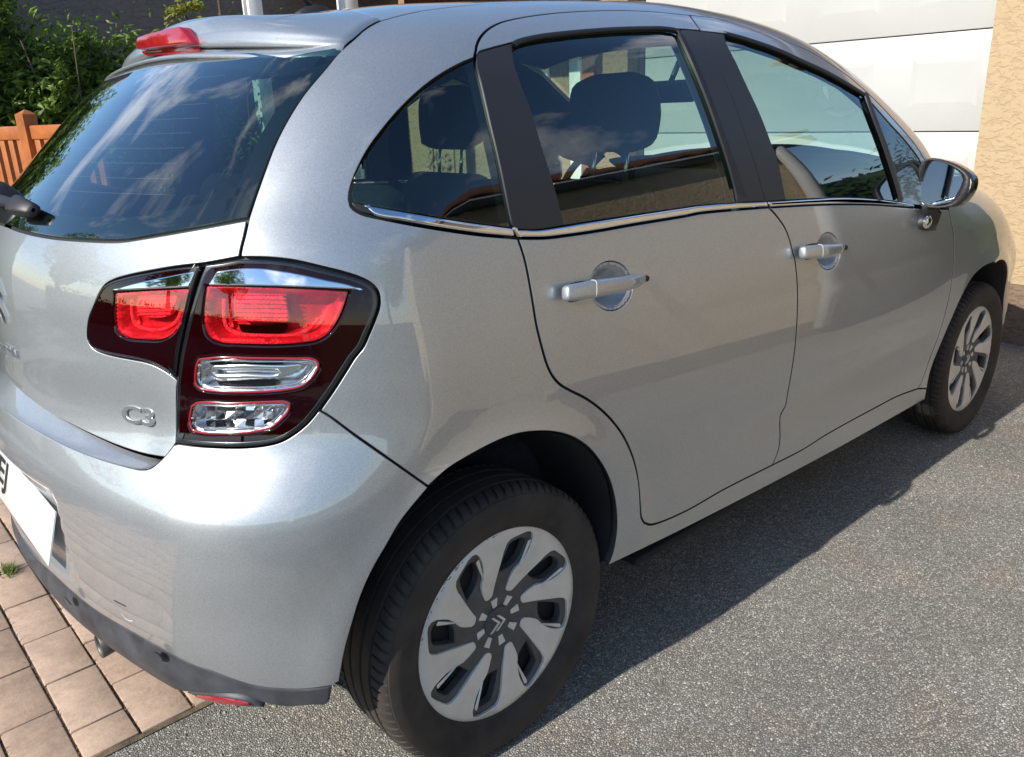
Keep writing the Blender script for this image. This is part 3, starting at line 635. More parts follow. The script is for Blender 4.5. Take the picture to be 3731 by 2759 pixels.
ribbon('shut_line_seal', np.vstack([gb, gb[:1][:0]]), .02, -.010, 'rubber_or_gap_shade', CAR, mirror=True)
# ---- spoiler with high brake lamp
def oncyl(px, fx):
    d = raydir(px); o_ = []
    for dd in d:
        t = np.linspace(.6, 4, 700); p = CAM+t[:, None]*dd; g = p[:, 0]-fx(p[:, 1]); i = int(np.argmax(g > 0)); a, b_ = t[i-1], t[i]
        for _ in range(30):
            m_ = (a+b_)/2; q = CAM+m_*dd
            if q[0]-fx(q[1]) > 0: b_ = m_
            else: a = m_
        o_.append(CAM+b_*dd)
    return np.array(o_)
xl = lambda y: -.197+.15*np.abs(y)**2+.42*np.abs(y)**4
def zfit(px, fx, deg=2):
    p = oncyl(px, fx); A_ = np.stack([np.abs(p[:, 1])**(2*k) for k in range(deg+1)], 1); c_ = np.linalg.lstsq(A_, p[:, 2], rcond=None)[0]
    return lambda y: sum(c_[k]*np.abs(y)**(2*k) for k in range(deg+1))
z3 = zfit([(579, 180), (624, 176), (727, 168), (865, 161), (1008, 160), (1151, 161), (1262, 164)], xl)
z2 = zfit([(704, 126), (900, 117), (1080, 119), (1190, 128), (1240, 142)], lambda y: xl(y)+.006)
z1 = zfit([(650, 86), (865, 72), (1008, 69), (1187, 80), (1240, 98)], lambda y: xl(y)+.045)
ends = hit([(1236, 190), (1240, 185), (1256, 170), (1262, 165), (1264, 163), (1270, 157), (1276, 152), (1291, 141), (1335, 104), (1366, 86), (1383, 78.5)])
def sp_row(y_, j):
    x3 = xl(y_)
    if j in (0, 1): gp = solve(np.array([[.25, y_, z3(y_)-.024]]), np.array([[-1.0, 0, 0]]))[0]; return gp+(np.array([.02, 0, .002]) if j == 0 else np.array([-.006, 0, .001]))
    if j == 2: return np.array([x3+.016, y_, z3(y_)-.010])
    if j == 3: return np.array([x3+.002, y_, z3(y_)-.002])
    if j == 4: return np.array([x3, y_, z3(y_)+.004])
    if j == 5: return np.array([x3+.003, y_, (z3(y_)+z2(y_))/2])
    if j == 6: return np.array([x3+.010, y_, z2(y_)])
    if j == 7: return np.array([x3+.045, y_, z1(y_)])
    rp2 = toppt([x3+.19], [y_])[0]
    if j == 8: return np.array([x3+.11, y_, z1(y_)*.42+(rp2[2]+.003)*.58])
    if j == 9: return rp2+np.array([0, 0, .003])
    return toppt([x3+.24], [y_])[0]+np.array([0, 0, .0005])
rows = []
yes = [ends[j]+grad(ends[j:j+1])[0]*(.0008 if j not in (0, 1) else -.012) for j in range(11)]; pes = [sp_row(yes[j][1], j) for j in range(11)]
for t_ in np.linspace(0, 1, 25): rows.append(np.array([sp_row(-t_*abs(yes[j][1]), j)+(yes[j]-pes[j])*t_**3 for j in range(11)]))
rows = rows[::-1]+[r_*MY for r_ in rows[1:]]
def densify(r_):
    o_ = []
    for i in range(len(r_)-1):
        p0 = r_[max(i-1, 0)]; p1 = r_[i]; p2 = r_[i+1]; p3 = r_[min(i+2, len(r_)-1)]
        for j in range(3):
            t = j/3; m1 = (p2-p0)/2*min(1, np.linalg.norm(p2-p1)/max(np.linalg.norm(p1-p0), 1e-4)*1.0) if i else (p2-p1); m2 = (p3-p1)/2
            m1 = m1/max(np.linalg.norm(m1), 1e-6)*np.linalg.norm(p2-p1); m2 = m2/max(np.linalg.norm(m2), 1e-6)*np.linalg.norm(p2-p1)
            o_.append((2*t**3-3*t**2+1)*p1+(t**3-2*t**2+t)*m1+(-2*t**3+3*t**2)*p2+(t**3-t**2)*m2)
    o_.append(r_[-1]); return np.array(o_)
spoiler = loft('spoiler', [densify(r_) for r_ in rows], 'silver_paint', tailgate, flip=True)
for o_ in (spoiler,): 
    md = o_.modifiers.new('thick', 'SOLIDIFY'); md.thickness = .003; md.offset = -1
def onsp(px, d_=.0): return oncyl(Z('K', px), lambda y: xl(y)+.004-d_)
def slab(name, pts, th, mat, parent, nrm=None, bev=0.0, segs=2):
    """closed slab: an outline of points in space given a thickness"""
    P_ = np.array(pts, float); c_ = P_.mean(0)
    nn = np.array(nrm, float) if nrm is not None else np.linalg.svd(P_-c_)[2][2]
    nn = nn/np.linalg.norm(nn); k = len(P_); bm = bmesh.new()
    vb = [bm.verts.new(p-nn*th/2) for p in P_]; vt = [bm.verts.new(p+nn*th/2) for p in P_]
    ft = bm.faces.new(vt); fb = bm.faces.new(vb[::-1])
    for i in range(k): bm.faces.new([vb[i], vb[(i+1) % k], vt[(i+1) % k], vt[i]])
    bmesh.ops.recalc_face_normals(bm, faces=bm.faces[:])
    if bev: bmesh.ops.bevel(bm, geom=list(ft.edges)+list(fb.edges), offset=bev, segments=segs, affect='EDGES', profile=.5)
    return bm_obj(name, bm, mat, parent, smooth=True, angle=35)
up_l = onsp([(655, 580), (665, 500), (695, 445), (880, 378), (1200, 298), (1520, 228), (1560, 240), (1600, 290), (1680, 400), (1760, 490), (1812, 572), (1600, 592), (1300, 622), (1000, 660), (800, 690), (690, 690)], .012)
hl = slab('high_brake_lamp', up_l, .030, 'red_plastic', spoiler, nrm=(-1, 0, .15), bev=.004)
slab('lamp_reflector', up_l+np.array([.006, 0, 0]), .008, 'reflector_red', hl, nrm=(-1, 0, .15))
lo_l = onsp([(690, 700), (1000, 672), (1300, 640), (1848, 606), (1862, 740), (1800, 760), (1200, 785), (900, 805), (790, 818), (720, 770)], .002)
slab('lamp_underside', lo_l, .012, 'red_plastic', hl, nrm=(-1, 0, .15), bev=.003)
# ---- rear wiper stub
c_ = hit([(8, 745)])[0]; n_ = grad(c_[None])[0]; sd = np.array([0, -1.0, 0]); upv = np.cross(sd, n_); upv *= np.sign(upv[2])
wc = empty('x'); bpy.data.objects.remove(wc)
rows = []
for rr, d_ in ((.034, -.004), (.034, .020), (.031, .030), (.022, .037), (.001, .040)):
    rows.append([c_+n_*d_+(sd*math.cos(t)+upv*math.sin(t)*1.25)*rr for t in np.linspace(0, 2*math.pi, 24, endpoint=False)])
wiper = loft('wiper', rows, 'black_satin', tailgate, close=True)
p0 = c_+n_*.018; p1 = hit([(60, 758)])[0]+n_*.018; p2 = hit([(95, 770)])[0]+n_*.018; p3 = hit([(146, 783)])[0]+n_*.014
rows = []
for p, hw, th in ((p0, .012, .010), (p1, .010, .009), (p2-(p2-p1)*.3, .010, .009), (p2-(p2-p1)*.28, .019, .012), (p2, .020, .013), (p3, .013, .010), (p3+(p3-p2)*.02, .004, .003)):
    rows.append([p+upv*hw*math.copysign(abs(math.sin(t))**.6, math.sin(t))+n_*th*math.copysign(abs(math.cos(t))**.6, math.cos(t)) for t in np.linspace(0, 2*math.pi, 16, endpoint=False)])
loft('wiper_nozzle', rows, 'black_satin', wiper, close=True)
tube_obj('wiper_arm', [c_+n_*.02, c_+n_*.022+np.array([0, .10, .015]), c_+n_*.03+np.array([.004, .36, .03])], [.009, .007, .004], 'black_satin', wiper)
# ---- tail lamps
def bowl(P_edge, depth, wdt, base=.003):
    pe = np.asarray(P_edge)
    def f(P_):
        d = np.min(np.linalg.norm(P_[:, None, :]-pe[None, :, :], axis=2), 1); return -(base+depth*sstep(d, 0, wdt))
    return f
def closed(k, pts, step=10): 
    c_ = catmull(Z(k, pts+[pts[0]]), step)[:-1]; return hit(c_)
L_lens = join(e_lt, e_lb, e_ll, e_l0)
ch_o = join(edge('L', [(405, 188), (520, 172), (640, 163), (760, 165), (880, 180), (1050, 210), (1250, 255), (1420, 290), (1530, 332)]), edge('L', [(1530, 332), (1400, 326), (1100, 313), (700, 301), (335, 298)]), edge('L', [(335, 298), (405, 188)]))
rd_o = join(edge('L', [(326, 308), (700, 316), (1100, 330), (1412, 348)]), edge('L', [(1412, 348), (1385, 440), (1335, 560), (1255, 670), (1180, 715), (1050, 738), (860, 750), (600, 746), (430, 735), (345, 692), (306, 590), (310, 430), (326, 308)]))
rv_o = closed('L', [(270, 868), (420, 852), (700, 858), (1000, 860), (1140, 864), (1183, 892), (1178, 940), (1130, 1010), (1060, 1070), (960, 1096), (760, 1115), (500, 1116), (285, 1092), (246, 1060), (240, 1000), (250, 915)])
fg_o = closed('L', [(212, 1232), (255, 1203), (500, 1206), (760, 1197), (920, 1196), (962, 1216), (956, 1262), (900, 1330), (820, 1390), (700, 1422), (520, 1436), (290, 1432), (218, 1408), (196, 1345)])
lamp = panel('tail_lamp', L_lens, 'lens_maroon', CAR, holes=[rd_o, rv_o, fg_o], mirror=True, res=.014, off=.001, flange=.03, bevel=.003)
lamp_r, lamp_l = lamp
frame = shrink(L_lens, .013)
panel('lamp_rim', L_lens, 'black_gloss', lamp_r, holes=[frame], res=.014, off=.0022, flange=.006, bevel=.003, gap=.0025)
panel('chrome_bar', ch_o, 'chrome', lamp_r, res=.012, off=.0035, gap=.0006, flange=.006, bevel=.002)
panel('lamp_reflector', rd_o, 'reflector_red', lamp_r, res=.008, off=bowl(rd_o, .030, .022), gap=-.001, flange=.002, normals='mesh')
rd_i = closed('L', [(500, 350), (700, 350), (880, 352), (925, 440), (940, 585), (850, 592), (640, 588), (540, 570), (502, 530), (492, 440)])
panel('lamp_bulb_window', rd_i, 'reflector_bright', lamp_r, res=.008, off=-.016, gap=.0, flange=.016, bevel=.002)
for yy_ in (365, 400, 435, 470, 505, 540, 575): ribbon('lens_rib', edge('L', [(505, yy_), (700, yy_+3), (930, yy_+6)]), .0022, -.0148, 'reflector_bright', lamp_r, rounded=True, h=.0018, step=.01)
ribbon('lens_rib', edge('L', [(410, 400), (412, 560), (440, 640), (540, 690), (760, 705), (1000, 695), (1120, 640), (1190, 560)]), .007, -.020, 'reflector_bright', lamp_r, rounded=True, h=.005, step=.008)
panel('lamp_shade', closed('L', [(520, 612), (700, 618), (930, 612), (900, 680), (760, 692), (560, 680)]), 'lens_maroon', lamp_r, res=.01, off=-.020, gap=0, flange=.004)
panel('lamp_cover', rd_o, 'lens_red', lamp_r, res=.012, off=-.0005, gap=-.0005, flange=.002)
for nm, oo in (('reversing_lamp', rv_o), ('fog_lamp', fg_o)):
    rl_ = panel(nm, oo, 'chrome_dull', lamp_r, res=.006, off=bowl(oo, .024, .012), gap=-.001, flange=.002, normals='mesh')
    panel('lamp_cover', oo, 'lens_clear', rl_, res=.012, off=-.0005, gap=-.0005, flange=.002)
    ribbon('lamp_rim', np.vstack([oo, oo[:2]]), .0038, .001, 'lens_red_rim', rl_, rounded=True, h=.0018, step=.006)
    inn = shrink(oo, .006)
    ribbon('chrome_edge', np.vstack([inn, inn[:2]]), .003, -.004, 'chrome', rl_, rounded=True, h=.003, step=.006)
    if nm == 'reversing_lamp':
        bar = closed('L', [(340, 925), (600, 918), (900, 922), (1040, 915), (1050, 935), (970, 990), (900, 1020), (600, 1032), (360, 1030), (325, 1000), (325, 950)])
        sl_ = closed('L', [(365, 960), (600, 955), (860, 962), (870, 978), (850, 994), (600, 996), (365, 992), (352, 976)])
        panel('light_guide', bar, 'chrome_dull', rl_, holes=[sl_], res=.008, off=-.010, gap=0, flange=.012, bevel=.003)
        blk = closed('L', [(310, 890), (900, 885), (900, 912), (310, 915)]); panel('dark_insert', blk, 'black_gloss', rl_, res=.01, off=-.012, gap=0, flange=.004)
        blk = closed('L', [(360, 1045), (840, 1045), (830, 1085), (380, 1080)]); panel('dark_insert', blk, 'black_gloss', rl_, res=.01, off=-.013, gap=0, flange=.004)
    else:
        rnd = random.Random(3)
        for gx in range(7):
            for gy in range(3):
                x0 = 275+gx*78; y0 = 1232+gy*60
                q = hit(Z('L', [(x0, y0), (x0+70, y0), (x0+70, y0+52), (x0, y0+52)]))
                if len(q) < 4: continue
                nn = grad(q); q = q-nn*(.012+np.array([rnd.uniform(0, .009) for _ in range(4)])[:, None])
                link_mesh('facet', q, [(3, 2, 1, 0)], rnd.choice(['chrome', 'chrome', 'chrome_dull', 'black_gloss', 'black_gloss']), rl_, smooth=False)
# inner lamp on the tailgate
I_lens = join(e_in, e_inr)
ch_i = join(edge('D', [(712, 268), (800, 240), (950, 205), (1100, 175), (1228, 150)]), edge('D', [(1228, 150), (1215, 185), (1190, 251)]), edge('D', [(1190, 251), (950, 263), (712, 274)]))
ri_o = join(edge('D', [(722, 292), (950, 278), (1178, 268)]), edge('D', [(1178, 268), (1155, 380), (1120, 470), (1080, 535), (1010, 575), (900, 578), (790, 565), (735, 530), (718, 440), (722, 292)]))
il = panel('tailgate_lamp', I_lens, 'lens_maroon', tailgate, holes=[ri_o], mirror=True, res=.014, off=.001, flange=.03, bevel=.003)
panel('lamp_rim', I_lens, 'black_gloss', il[0], holes=[shrink(I_lens, .010)], res=.014, off=.0022, flange=.006, bevel=.003, gap=.0025)
panel('chrome_bar', ch_i, 'chrome', il[0], res=.012, off=.0032, gap=.0004, flange=.006, bevel=.002)
panel('lamp_reflector', ri_o, 'reflector_red', il[0], res=.007, off=bowl(ri_o, .026, .020), gap=-.001, flange=.002, normals='mesh')
ri_i = closed('D', [(822, 296), (1060, 288), (1040, 380), (1000, 440), (900, 450), (830, 430), (808, 380)])
panel('lamp_bulb_window', ri_i, 'reflector_bright', il[0], res=.008, off=-.014, gap=0, flange=.012)
for yy_ in (310, 335, 360, 385, 410, 432): ribbon('lens_rib', edge('D', [(822, yy_), (920, yy_-2), (1035, yy_-6)]), .002, -.0128, 'reflector_bright', il[0], rounded=True, h=.0016, step=.01)
ribbon('lens_rib', edge('D', [(772, 330), (775, 440), (800, 500), (880, 530), (980, 525), (1050, 480), (1090, 400)]), .006, -.018, 'reflector_bright', il[0], rounded=True, h=.004, step=.008)
panel('lamp_cover', ri_o, 'lens_red', il[0], res=.012, off=-.0005, gap=-.0005, flange=.002)
ribbon('shut_line_seal', e_ll, .03, -.016, 'rubber_or_gap_shade', CAR, mirror=True)
ribbon('shut_line_seal', join(e_l0, e_lt), .02, -.012, 'rubber_or_gap_shade', CAR, mirror=True)
# ---- lettering, emblem, number plate
def text_mesh(s, ext, bev=.0, off_=.0):
    cu = bpy.data.curves.new('t', 'FONT'); cu.body = s; cu.size = 1; cu.extrude = ext; cu.bevel_depth = bev; cu.offset = off_; cu.align_x = 'LEFT'
    ob = bpy.data.objects.new('t', cu); COL.objects.link(ob); dg = bpy.context.evaluated_depsgraph_get()
    me = bpy.data.meshes.new_from_object(ob.evaluated_get(dg)); V = np.array([v_.co[:] for v_ in me.vertices]); Fc = [tuple(p.vertices) for p in me.polygons]
    bpy.data.objects.remove(ob); bpy.data.meshes.remove(me); return V, Fc
def letter(name, s, c_, height, mat, parent, ux=None, depth=.003, width=None, lift=.001, skin=None, nrm=None, anchor='c', bevel=False):
    V, Fc = text_mesh(s, .42, .02 if bevel else 0.0, .004 if bevel else .02); lo, hi_ = V.min(0), V.max(0); sx = height/(hi_[1]-lo[1]); kx = (width/(hi_[0]-lo[0])) if width else sx
    n_ = np.array(nrm) if nrm is not None else grad(c_[None])[0]; ux = np.cross([0, 0, 1], n_); ux = ux/np.linalg.norm(ux); uy = np.cross(n_, ux)
    ax = (lo[0]+hi_[0])/2 if anchor == 'c' else hi_[0]
    W_ = c_+((V[:, 0]-ax)*kx)[:, None]*ux+((V[:, 1]-(lo[1]+hi_[1])/2)*sx)[:, None]*uy+((V[:, 2]+.5)*depth+lift)[:, None]*n_
    return link_mesh(name, W_, Fc, mat, parent, smooth=False)
c3 = hit(Z('D', [(838, 1062)]))[0]; n3 = grad(c3[None])[0]; c3 = c3+n3*tg_off(c3[None])[0]
pl = hit(Z('D', [(735, 1040), (940, 1085)])); letter('model_badge', 'C3', c3, .031, 'chrome_badge', tailgate, bevel=True, width=float(np.linalg.norm(pl[1]-pl[0]))*.98, depth=.004)
ce = hit([(57, 1290)])[0]; ce = ce+grad(ce[None])[0]*tg_off(ce[None])[0]
letter('maker_badge', 'CITROËN', ce, .020, 'chrome_badge', tailgate, width=.115, depth=.003, anchor='r')
for k, px in enumerate(((20, 1108), (24, 1182))):
    tip = hit([px])[0]; tip[1] = min(tip[1], -.02); n_ = grad(np.array([[tip[0], 0, tip[2]]]))[0]; n_ = n_/np.linalg.norm(n_)
    hw = .056; ar = .030; th = .014; xx_ = tip[0]-.004
    pts = [(-hw, 0), (-hw, th), (0, ar+th), (hw, th), (hw, 0), (0, ar)]
    slab('emblem_chevron', [(xx_-.001+.33*0+(-.18)*0, a_, tip[2]+b_) for a_, b_ in pts], .007, 'chrome', tailgate, nrm=(-1, 0, .12), bev=.0018)
tp = R(17); pc = np.array([-.667, 0, .551]); pn = np.array([-math.cos(tp), 0, math.sin(tp)]); pu = np.array([math.sin(tp), 0, math.cos(tp)])
plate = slab('number_plate', [pc+pu*a_*.055+np.array([0, b_*.26, 0]) for a_, b_ in ((1, 1), (1, -1), (-1, -1), (-1, 1))], .004, 'plate_white', bumper, nrm=pn, bev=.0012)
letter('plate_lettering', 'EJ', pc+np.array([0, .165, 0]), .076, 'plate_black', plate, nrm=pn, depth=.0006, lift=.0022, width=.088)
# ---- exhaust
pe = onplane(Z('G', [(622, 955)]), 1, -.16)[0]
rows = []
for dx, rr in ((.0, .0), ):
    pass
rows = [[(pe[0]+dx, pe[1]+rr*math.cos(t)+dx*.05, pe[2]+rr*math.sin(t)+dx*.12) for t in np.linspace(0, 2*math.pi, 20, endpoint=False)] for dx, rr in ((.12, .022), (.005, .0225), (0, .0245), (-.002, .0262), (0, .028), (.03, .028), (.30, .028))]
loft('exhaust_pipe', rows, 'steel_dirty', CAR, close=True)
# ------------------------------------------------------------------ wheels
def polar(L_): return np.array([(r_*math.cos(R(a)), r_*math.sin(R(a))) for a, r_ in L_])
LOBE = [(10.6, .0735), (5.5, .092), (.7, .1184), (-2.2, .142), (-4.1, .1651), (-6.2, .1815), (-9, .190), (-12.9, .1935), (-21.7, .2022), (-25.0, .2035), (-27.8, .200), (-29.6, .188), (-30.2, .170), (-30.2, .1554), (-27.9, .1314), (-24.5, .119), (-22.3, .1095), (-20.6, .0935), (-19.4, .0755), (-21.5, .0705), (-27, .0688), (-32.5, .0705)]
HOLE = [(-1.5, .1125), (-5.0, .135), (-8.0, .158), (-10.5, .176), (-14, .182), (-20, .188), (-24.5, .187), (-27.0, .178), (-27.6, .160), (-27.0, .140), (-24.0, .127), (-18.5, .1165), (-9.5, .112)]
def dome(r_): return .066+.014*sstep(r_, .05, .20)-.004*sstep(r_, .200, .2105)
def plate2d(name, outer, holes, res, yo, thick, mat, parent, bev=.0012):
    rings = [np.array(outer)]+[np.array(h) for h in holes]
    rings = [r_ if area(r_) > 0 else r_[::-1] for r_ in rings]
    V2, T, idx = tri_region(rings, res); rr = np.hypot(V2[:, 0], V2[:, 1])
    V = [(a_, -(yo(q)), b_) for (a_, b_), q in zip(V2, rr)]; faces = [tuple(t) for t in T]; base = len(V)
    for h_, (r_, ids) in enumerate(zip(rings, idx)):
        m_ = len(r_); sg = 1 if h_ == 0 else -1; ro_ = inset(r_, -bev*sg)
        V += [(p[0], -(yo(np.hypot(*p))-bev), p[1]) for p in ro_]; V += [(p[0], -(yo(np.hypot(*p))-thick), p[1]) for p in ro_]
        for i in range(m_):
            j = (i+1) % m_; a_, b_ = ids[i], ids[j]
            if a_ < 0 or b_ < 0: continue
            q1 = (b_, a_, base+i, base+j); q2 = (base+j, base+i, base+m_+i, base+m_+j)
            if h_: q1, q2 = q1[::-1], q2[::-1]
            faces += [q1, q2]
        base += 2*m_
    o_ = link_mesh(name, V, faces, mat, parent); o_.data.set_sharp_from_angle(angle=R(40)); return o_
def make_wheel():
    w_ = empty('wheel'); w_.parent = CAR
    # tyre
    half = [(.204, .060), (.207, .071), (.213, .078), (.2165, .0795), (.219, .079), (.232, .0875), (.247, .0918), (.262, .0930), (.276, .0915), (.2862, .0885), (.2868, .0868), (.2885, .0862), (.294, .082), (.2985, .077), (.3015, .070), (.303, .062)]
    tread = []
    for g in (.050, .018, -.018, -.050): tread += [(.3045-abs(g)*.012, g+.0045), (.2975, g+.0032), (.2975, g-.0032), (.3045-abs(g)*.012, g-.0045)]
    prof = half+tread+[(r_, -y_) for r_, y_ in half[::-1]]
    ns = 84; per = 360/ns; angs = []
    for i in range(ns): angs += [(i*per, 0), (i*per+per*.70, 0), (i*per+per*.74, 1), (i*per+per*.95, 1), (i*per+per*.99, 0)]
    V, Fc = [], []; k = len(prof)
    for a_, cut in angs:
        for (r_, y_) in prof:
            ay = abs(y_); q = r_
            if cut and .054 < ay < .0860 and r_ > .2880: q = r_-.0042*(1-.35*(ay > .081))
            off = .0 if not (cut and .054 < ay < .0865) else 0
            an = R(a_+(ay-.06)*60*(1 if y_ > 0 else -1)*(ay > .054))
            x_, z_ = q*math.cos(an), q*math.sin(an)
            if z_ < -.2990: 
                z_ = -.2990
            V.append((x_, -y_*(1+.035*max(0, (-z_-.20)/.1)*(abs(y_) > .07)), z_))
    m_ = len(angs)
    for i in range(m_):
        j = (i+1) % m_
        for p in range(k-1): Fc.append((i*k+p, i*k+p+1, j*k+p+1, j*k+p))
    ty = link_mesh('tyre', V, Fc, 'tyre_rubber', w_); ty.data.set_sharp_from_angle(angle=R(34))
    # raised sidewall lettering band and rim protector line
    # cover
    hc = empty('hubcap'); hc.parent = w_
    th = np.linspace(0, 2*math.pi, 160, endpoint=False); outer = np.stack([.2105*np.cos(th), .2105*np.sin(th)], 1)
    star = []
    for i in range(8): star += [(a_-45*i, r_) for a_, r_ in LOBE]
    star = resample(polar(star), .006)
    sil = plate2d('hubcap_face', outer, [star], .014, dome, .012, 'hub_silver', hc)
    holes = [resample(polar([(a_-45*i, r_) for a_, r_ in HOLE]), .008) for i in range(8)]
    dk = lambda r_: dome(r_)-.0065+.0035*sstep(r_, .02, .07)*(1-sstep(r_, .07, .12))
    plate2d('hubcap_base', np.stack([.2085*np.cos(th), .2085*np.sin(th)], 1), holes, .014, dk, .020, 'hub_dark', hc, bev=.003)
    for i in range(8):
        a0 = R(-27-45*i); ca, sa = math.cos(a0), math.sin(a0)
        def pt(r_, t_, y_): return (r_*ca-t_*sa, -(dome(r_)+y_), r_*sa+t_*ca)
        link_mesh('spoke_crease', [pt(.098, 0, -.0005), pt(.182, -.0045, -.0008), pt(.186, 0, .0012), pt(.182, .0045, -.0008), pt(.14, 0, .0020)], [(0, 4, 1), (1, 4, 2), (2, 4, 3), (3, 4, 0)], 'hub_silver', hc, smooth=False)
        b0 = R(8-45*i); cb, sb = math.cos(b0), math.sin(b0); V = []
        for y_ in (-.004, .002):
            for r_, t_ in ((.0365, -.0052), (.0575, -.0085), (.0575, .0085), (.0365, .0052)): V.append((r_*cb-t_*sb, -(dk(np.float64(r_))+y_), r_*sb+t_*cb))
        link_mesh('hub_window', V, [(0, 1, 2, 3), (4, 5, 6, 7)[::-1], (0, 1, 5, 4), (1, 2, 6, 5), (2, 3, 7, 6), (3, 0, 4, 7)], 'hub_silver', hc, smooth=False)
    rs_ = random.Random(17)
    for _ in range(26):
        a0 = R(rs_.uniform(88, 168)); da = R(rs_.uniform(.4, 2.2)); r0_ = rs_.uniform(.2060, .2090); r1_ = r0_+rs_.uniform(.0006, .0018)
        link_mesh('scuff', [(q*math.cos(t_), -(float(dome(np.float64(q)))+.0004), q*math.sin(t_)) for t_, q in ((a0, r0_), (a0, r1_), (a0+da, r1_), (a0+da, r0_))], [(0, 1, 2, 3)], 'scuff_dark', hc, smooth=False)
    rows = []
    for r_, y_ in ((.0345, -.004), (.0335, .004), (.030, .006), (.027, .0045), (.001, .0052)): rows.append([(r_*math.cos(t), -(dome(0.)-.0065+y_+.0005), r_*math.sin(t)) for t in np.linspace(0, 2*math.pi, 32, endpoint=False)])
    loft('hub_cap', rows, 'hub_dark', hc, close=True)
    for s_ in (-.0085, .0065):
        pts = [(-.0205, -.0165), (-.0145, -.0165), (.007, 0), (-.0105, .0185), (-.0165, .0185), (.0005, 0)]
        slab('emblem_chevron', [(a_+s_+.004, -(dome(0.)-.0065+.0075), b_) for a_, b_ in pts], .003, 'hub_silver', hc, nrm=(0, -1, 0))
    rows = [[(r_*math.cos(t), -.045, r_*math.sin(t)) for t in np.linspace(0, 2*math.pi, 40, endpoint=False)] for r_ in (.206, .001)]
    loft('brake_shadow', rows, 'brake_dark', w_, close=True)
    rows = [[(r_*math.cos(t), -y_, r_*math.sin(t)) for t in np.linspace(0, 2*math.pi, 48, endpoint=False)] for r_, y_ in ((.208, .064), (.200, .056), (.192, .04), (.190, -.07), (.205, -.075))]
    loft('rim', rows, 'steel_dirty', w_, close=True)
    return w_
def copy_tree(o_, parent=None):
    c_ = o_.copy(); COL.objects.link(c_); c_.parent = parent
    for ch in list(o_.children): copy_tree(ch, c_)
    return c_
wheel0 = make_wheel(); wheel0.location = (0, -.735, AXZ)
for (x_, y_, rz, rs) in ((WB, -.735, 0, R(-4)), (0, .735, math.pi, 0), (WB, .735, math.pi, 0)):
    wc_ = copy_tree(wheel0, CAR); wc_.location = (x_, y_, AXZ); wc_.rotation_euler = (0, 0, rz)
# arch liners
def liner(line, cx, name='arch_liner'):
    L_ = resamp(line, 60); c_ = np.array([cx, 0, AXZ]); N_ = grad(L_); rows = [L_-N_*.018]
    for k, y_ in ((.985, -.79), (.975, -.74), (.975, -.48)):
        q = L_.copy(); q[:, 0] = cx+(L_[:, 0]-cx)*k; q[:, 2] = AXZ+(L_[:, 2]-AXZ)*k; q[:, 1] = y_; rows.append(q)
    q = np.tile([cx, -.48, AXZ+.05], (len(L_), 1)); rows.append(q.astype(float))
    for sgn in (1, -1): 
        o_ = loft(name, [r_*np.array([1, sgn, 1]) for r_ in rows], 'liner_plastic', CAR)
liner(join(rev(e_ba), e_arch), 0.0)
liner(join(e_farch, arch_f[2:]), WB)
# underside
for nm, lo, hi_ in (('floor_pan', (-.22, -.58, .235), (3.05, .58, .26)), ('sill_floor', (.44, -.80, .235), (2.02, -.58, .26)), ('sill_floor', (.44, .58, .235), (2.02, .80, .26)), ('fuel_tank', (-.05, -.45, .19), (.5, .45, .23)), ('rear_axle', (-.05, -.62, .27), (.05, .62, .33)), ('silencer', (-.50, -.20, .30), (-.30, .42, .40))):
    box_obj(nm, lo, hi_, 'liner_plastic', CAR, bev=.01)
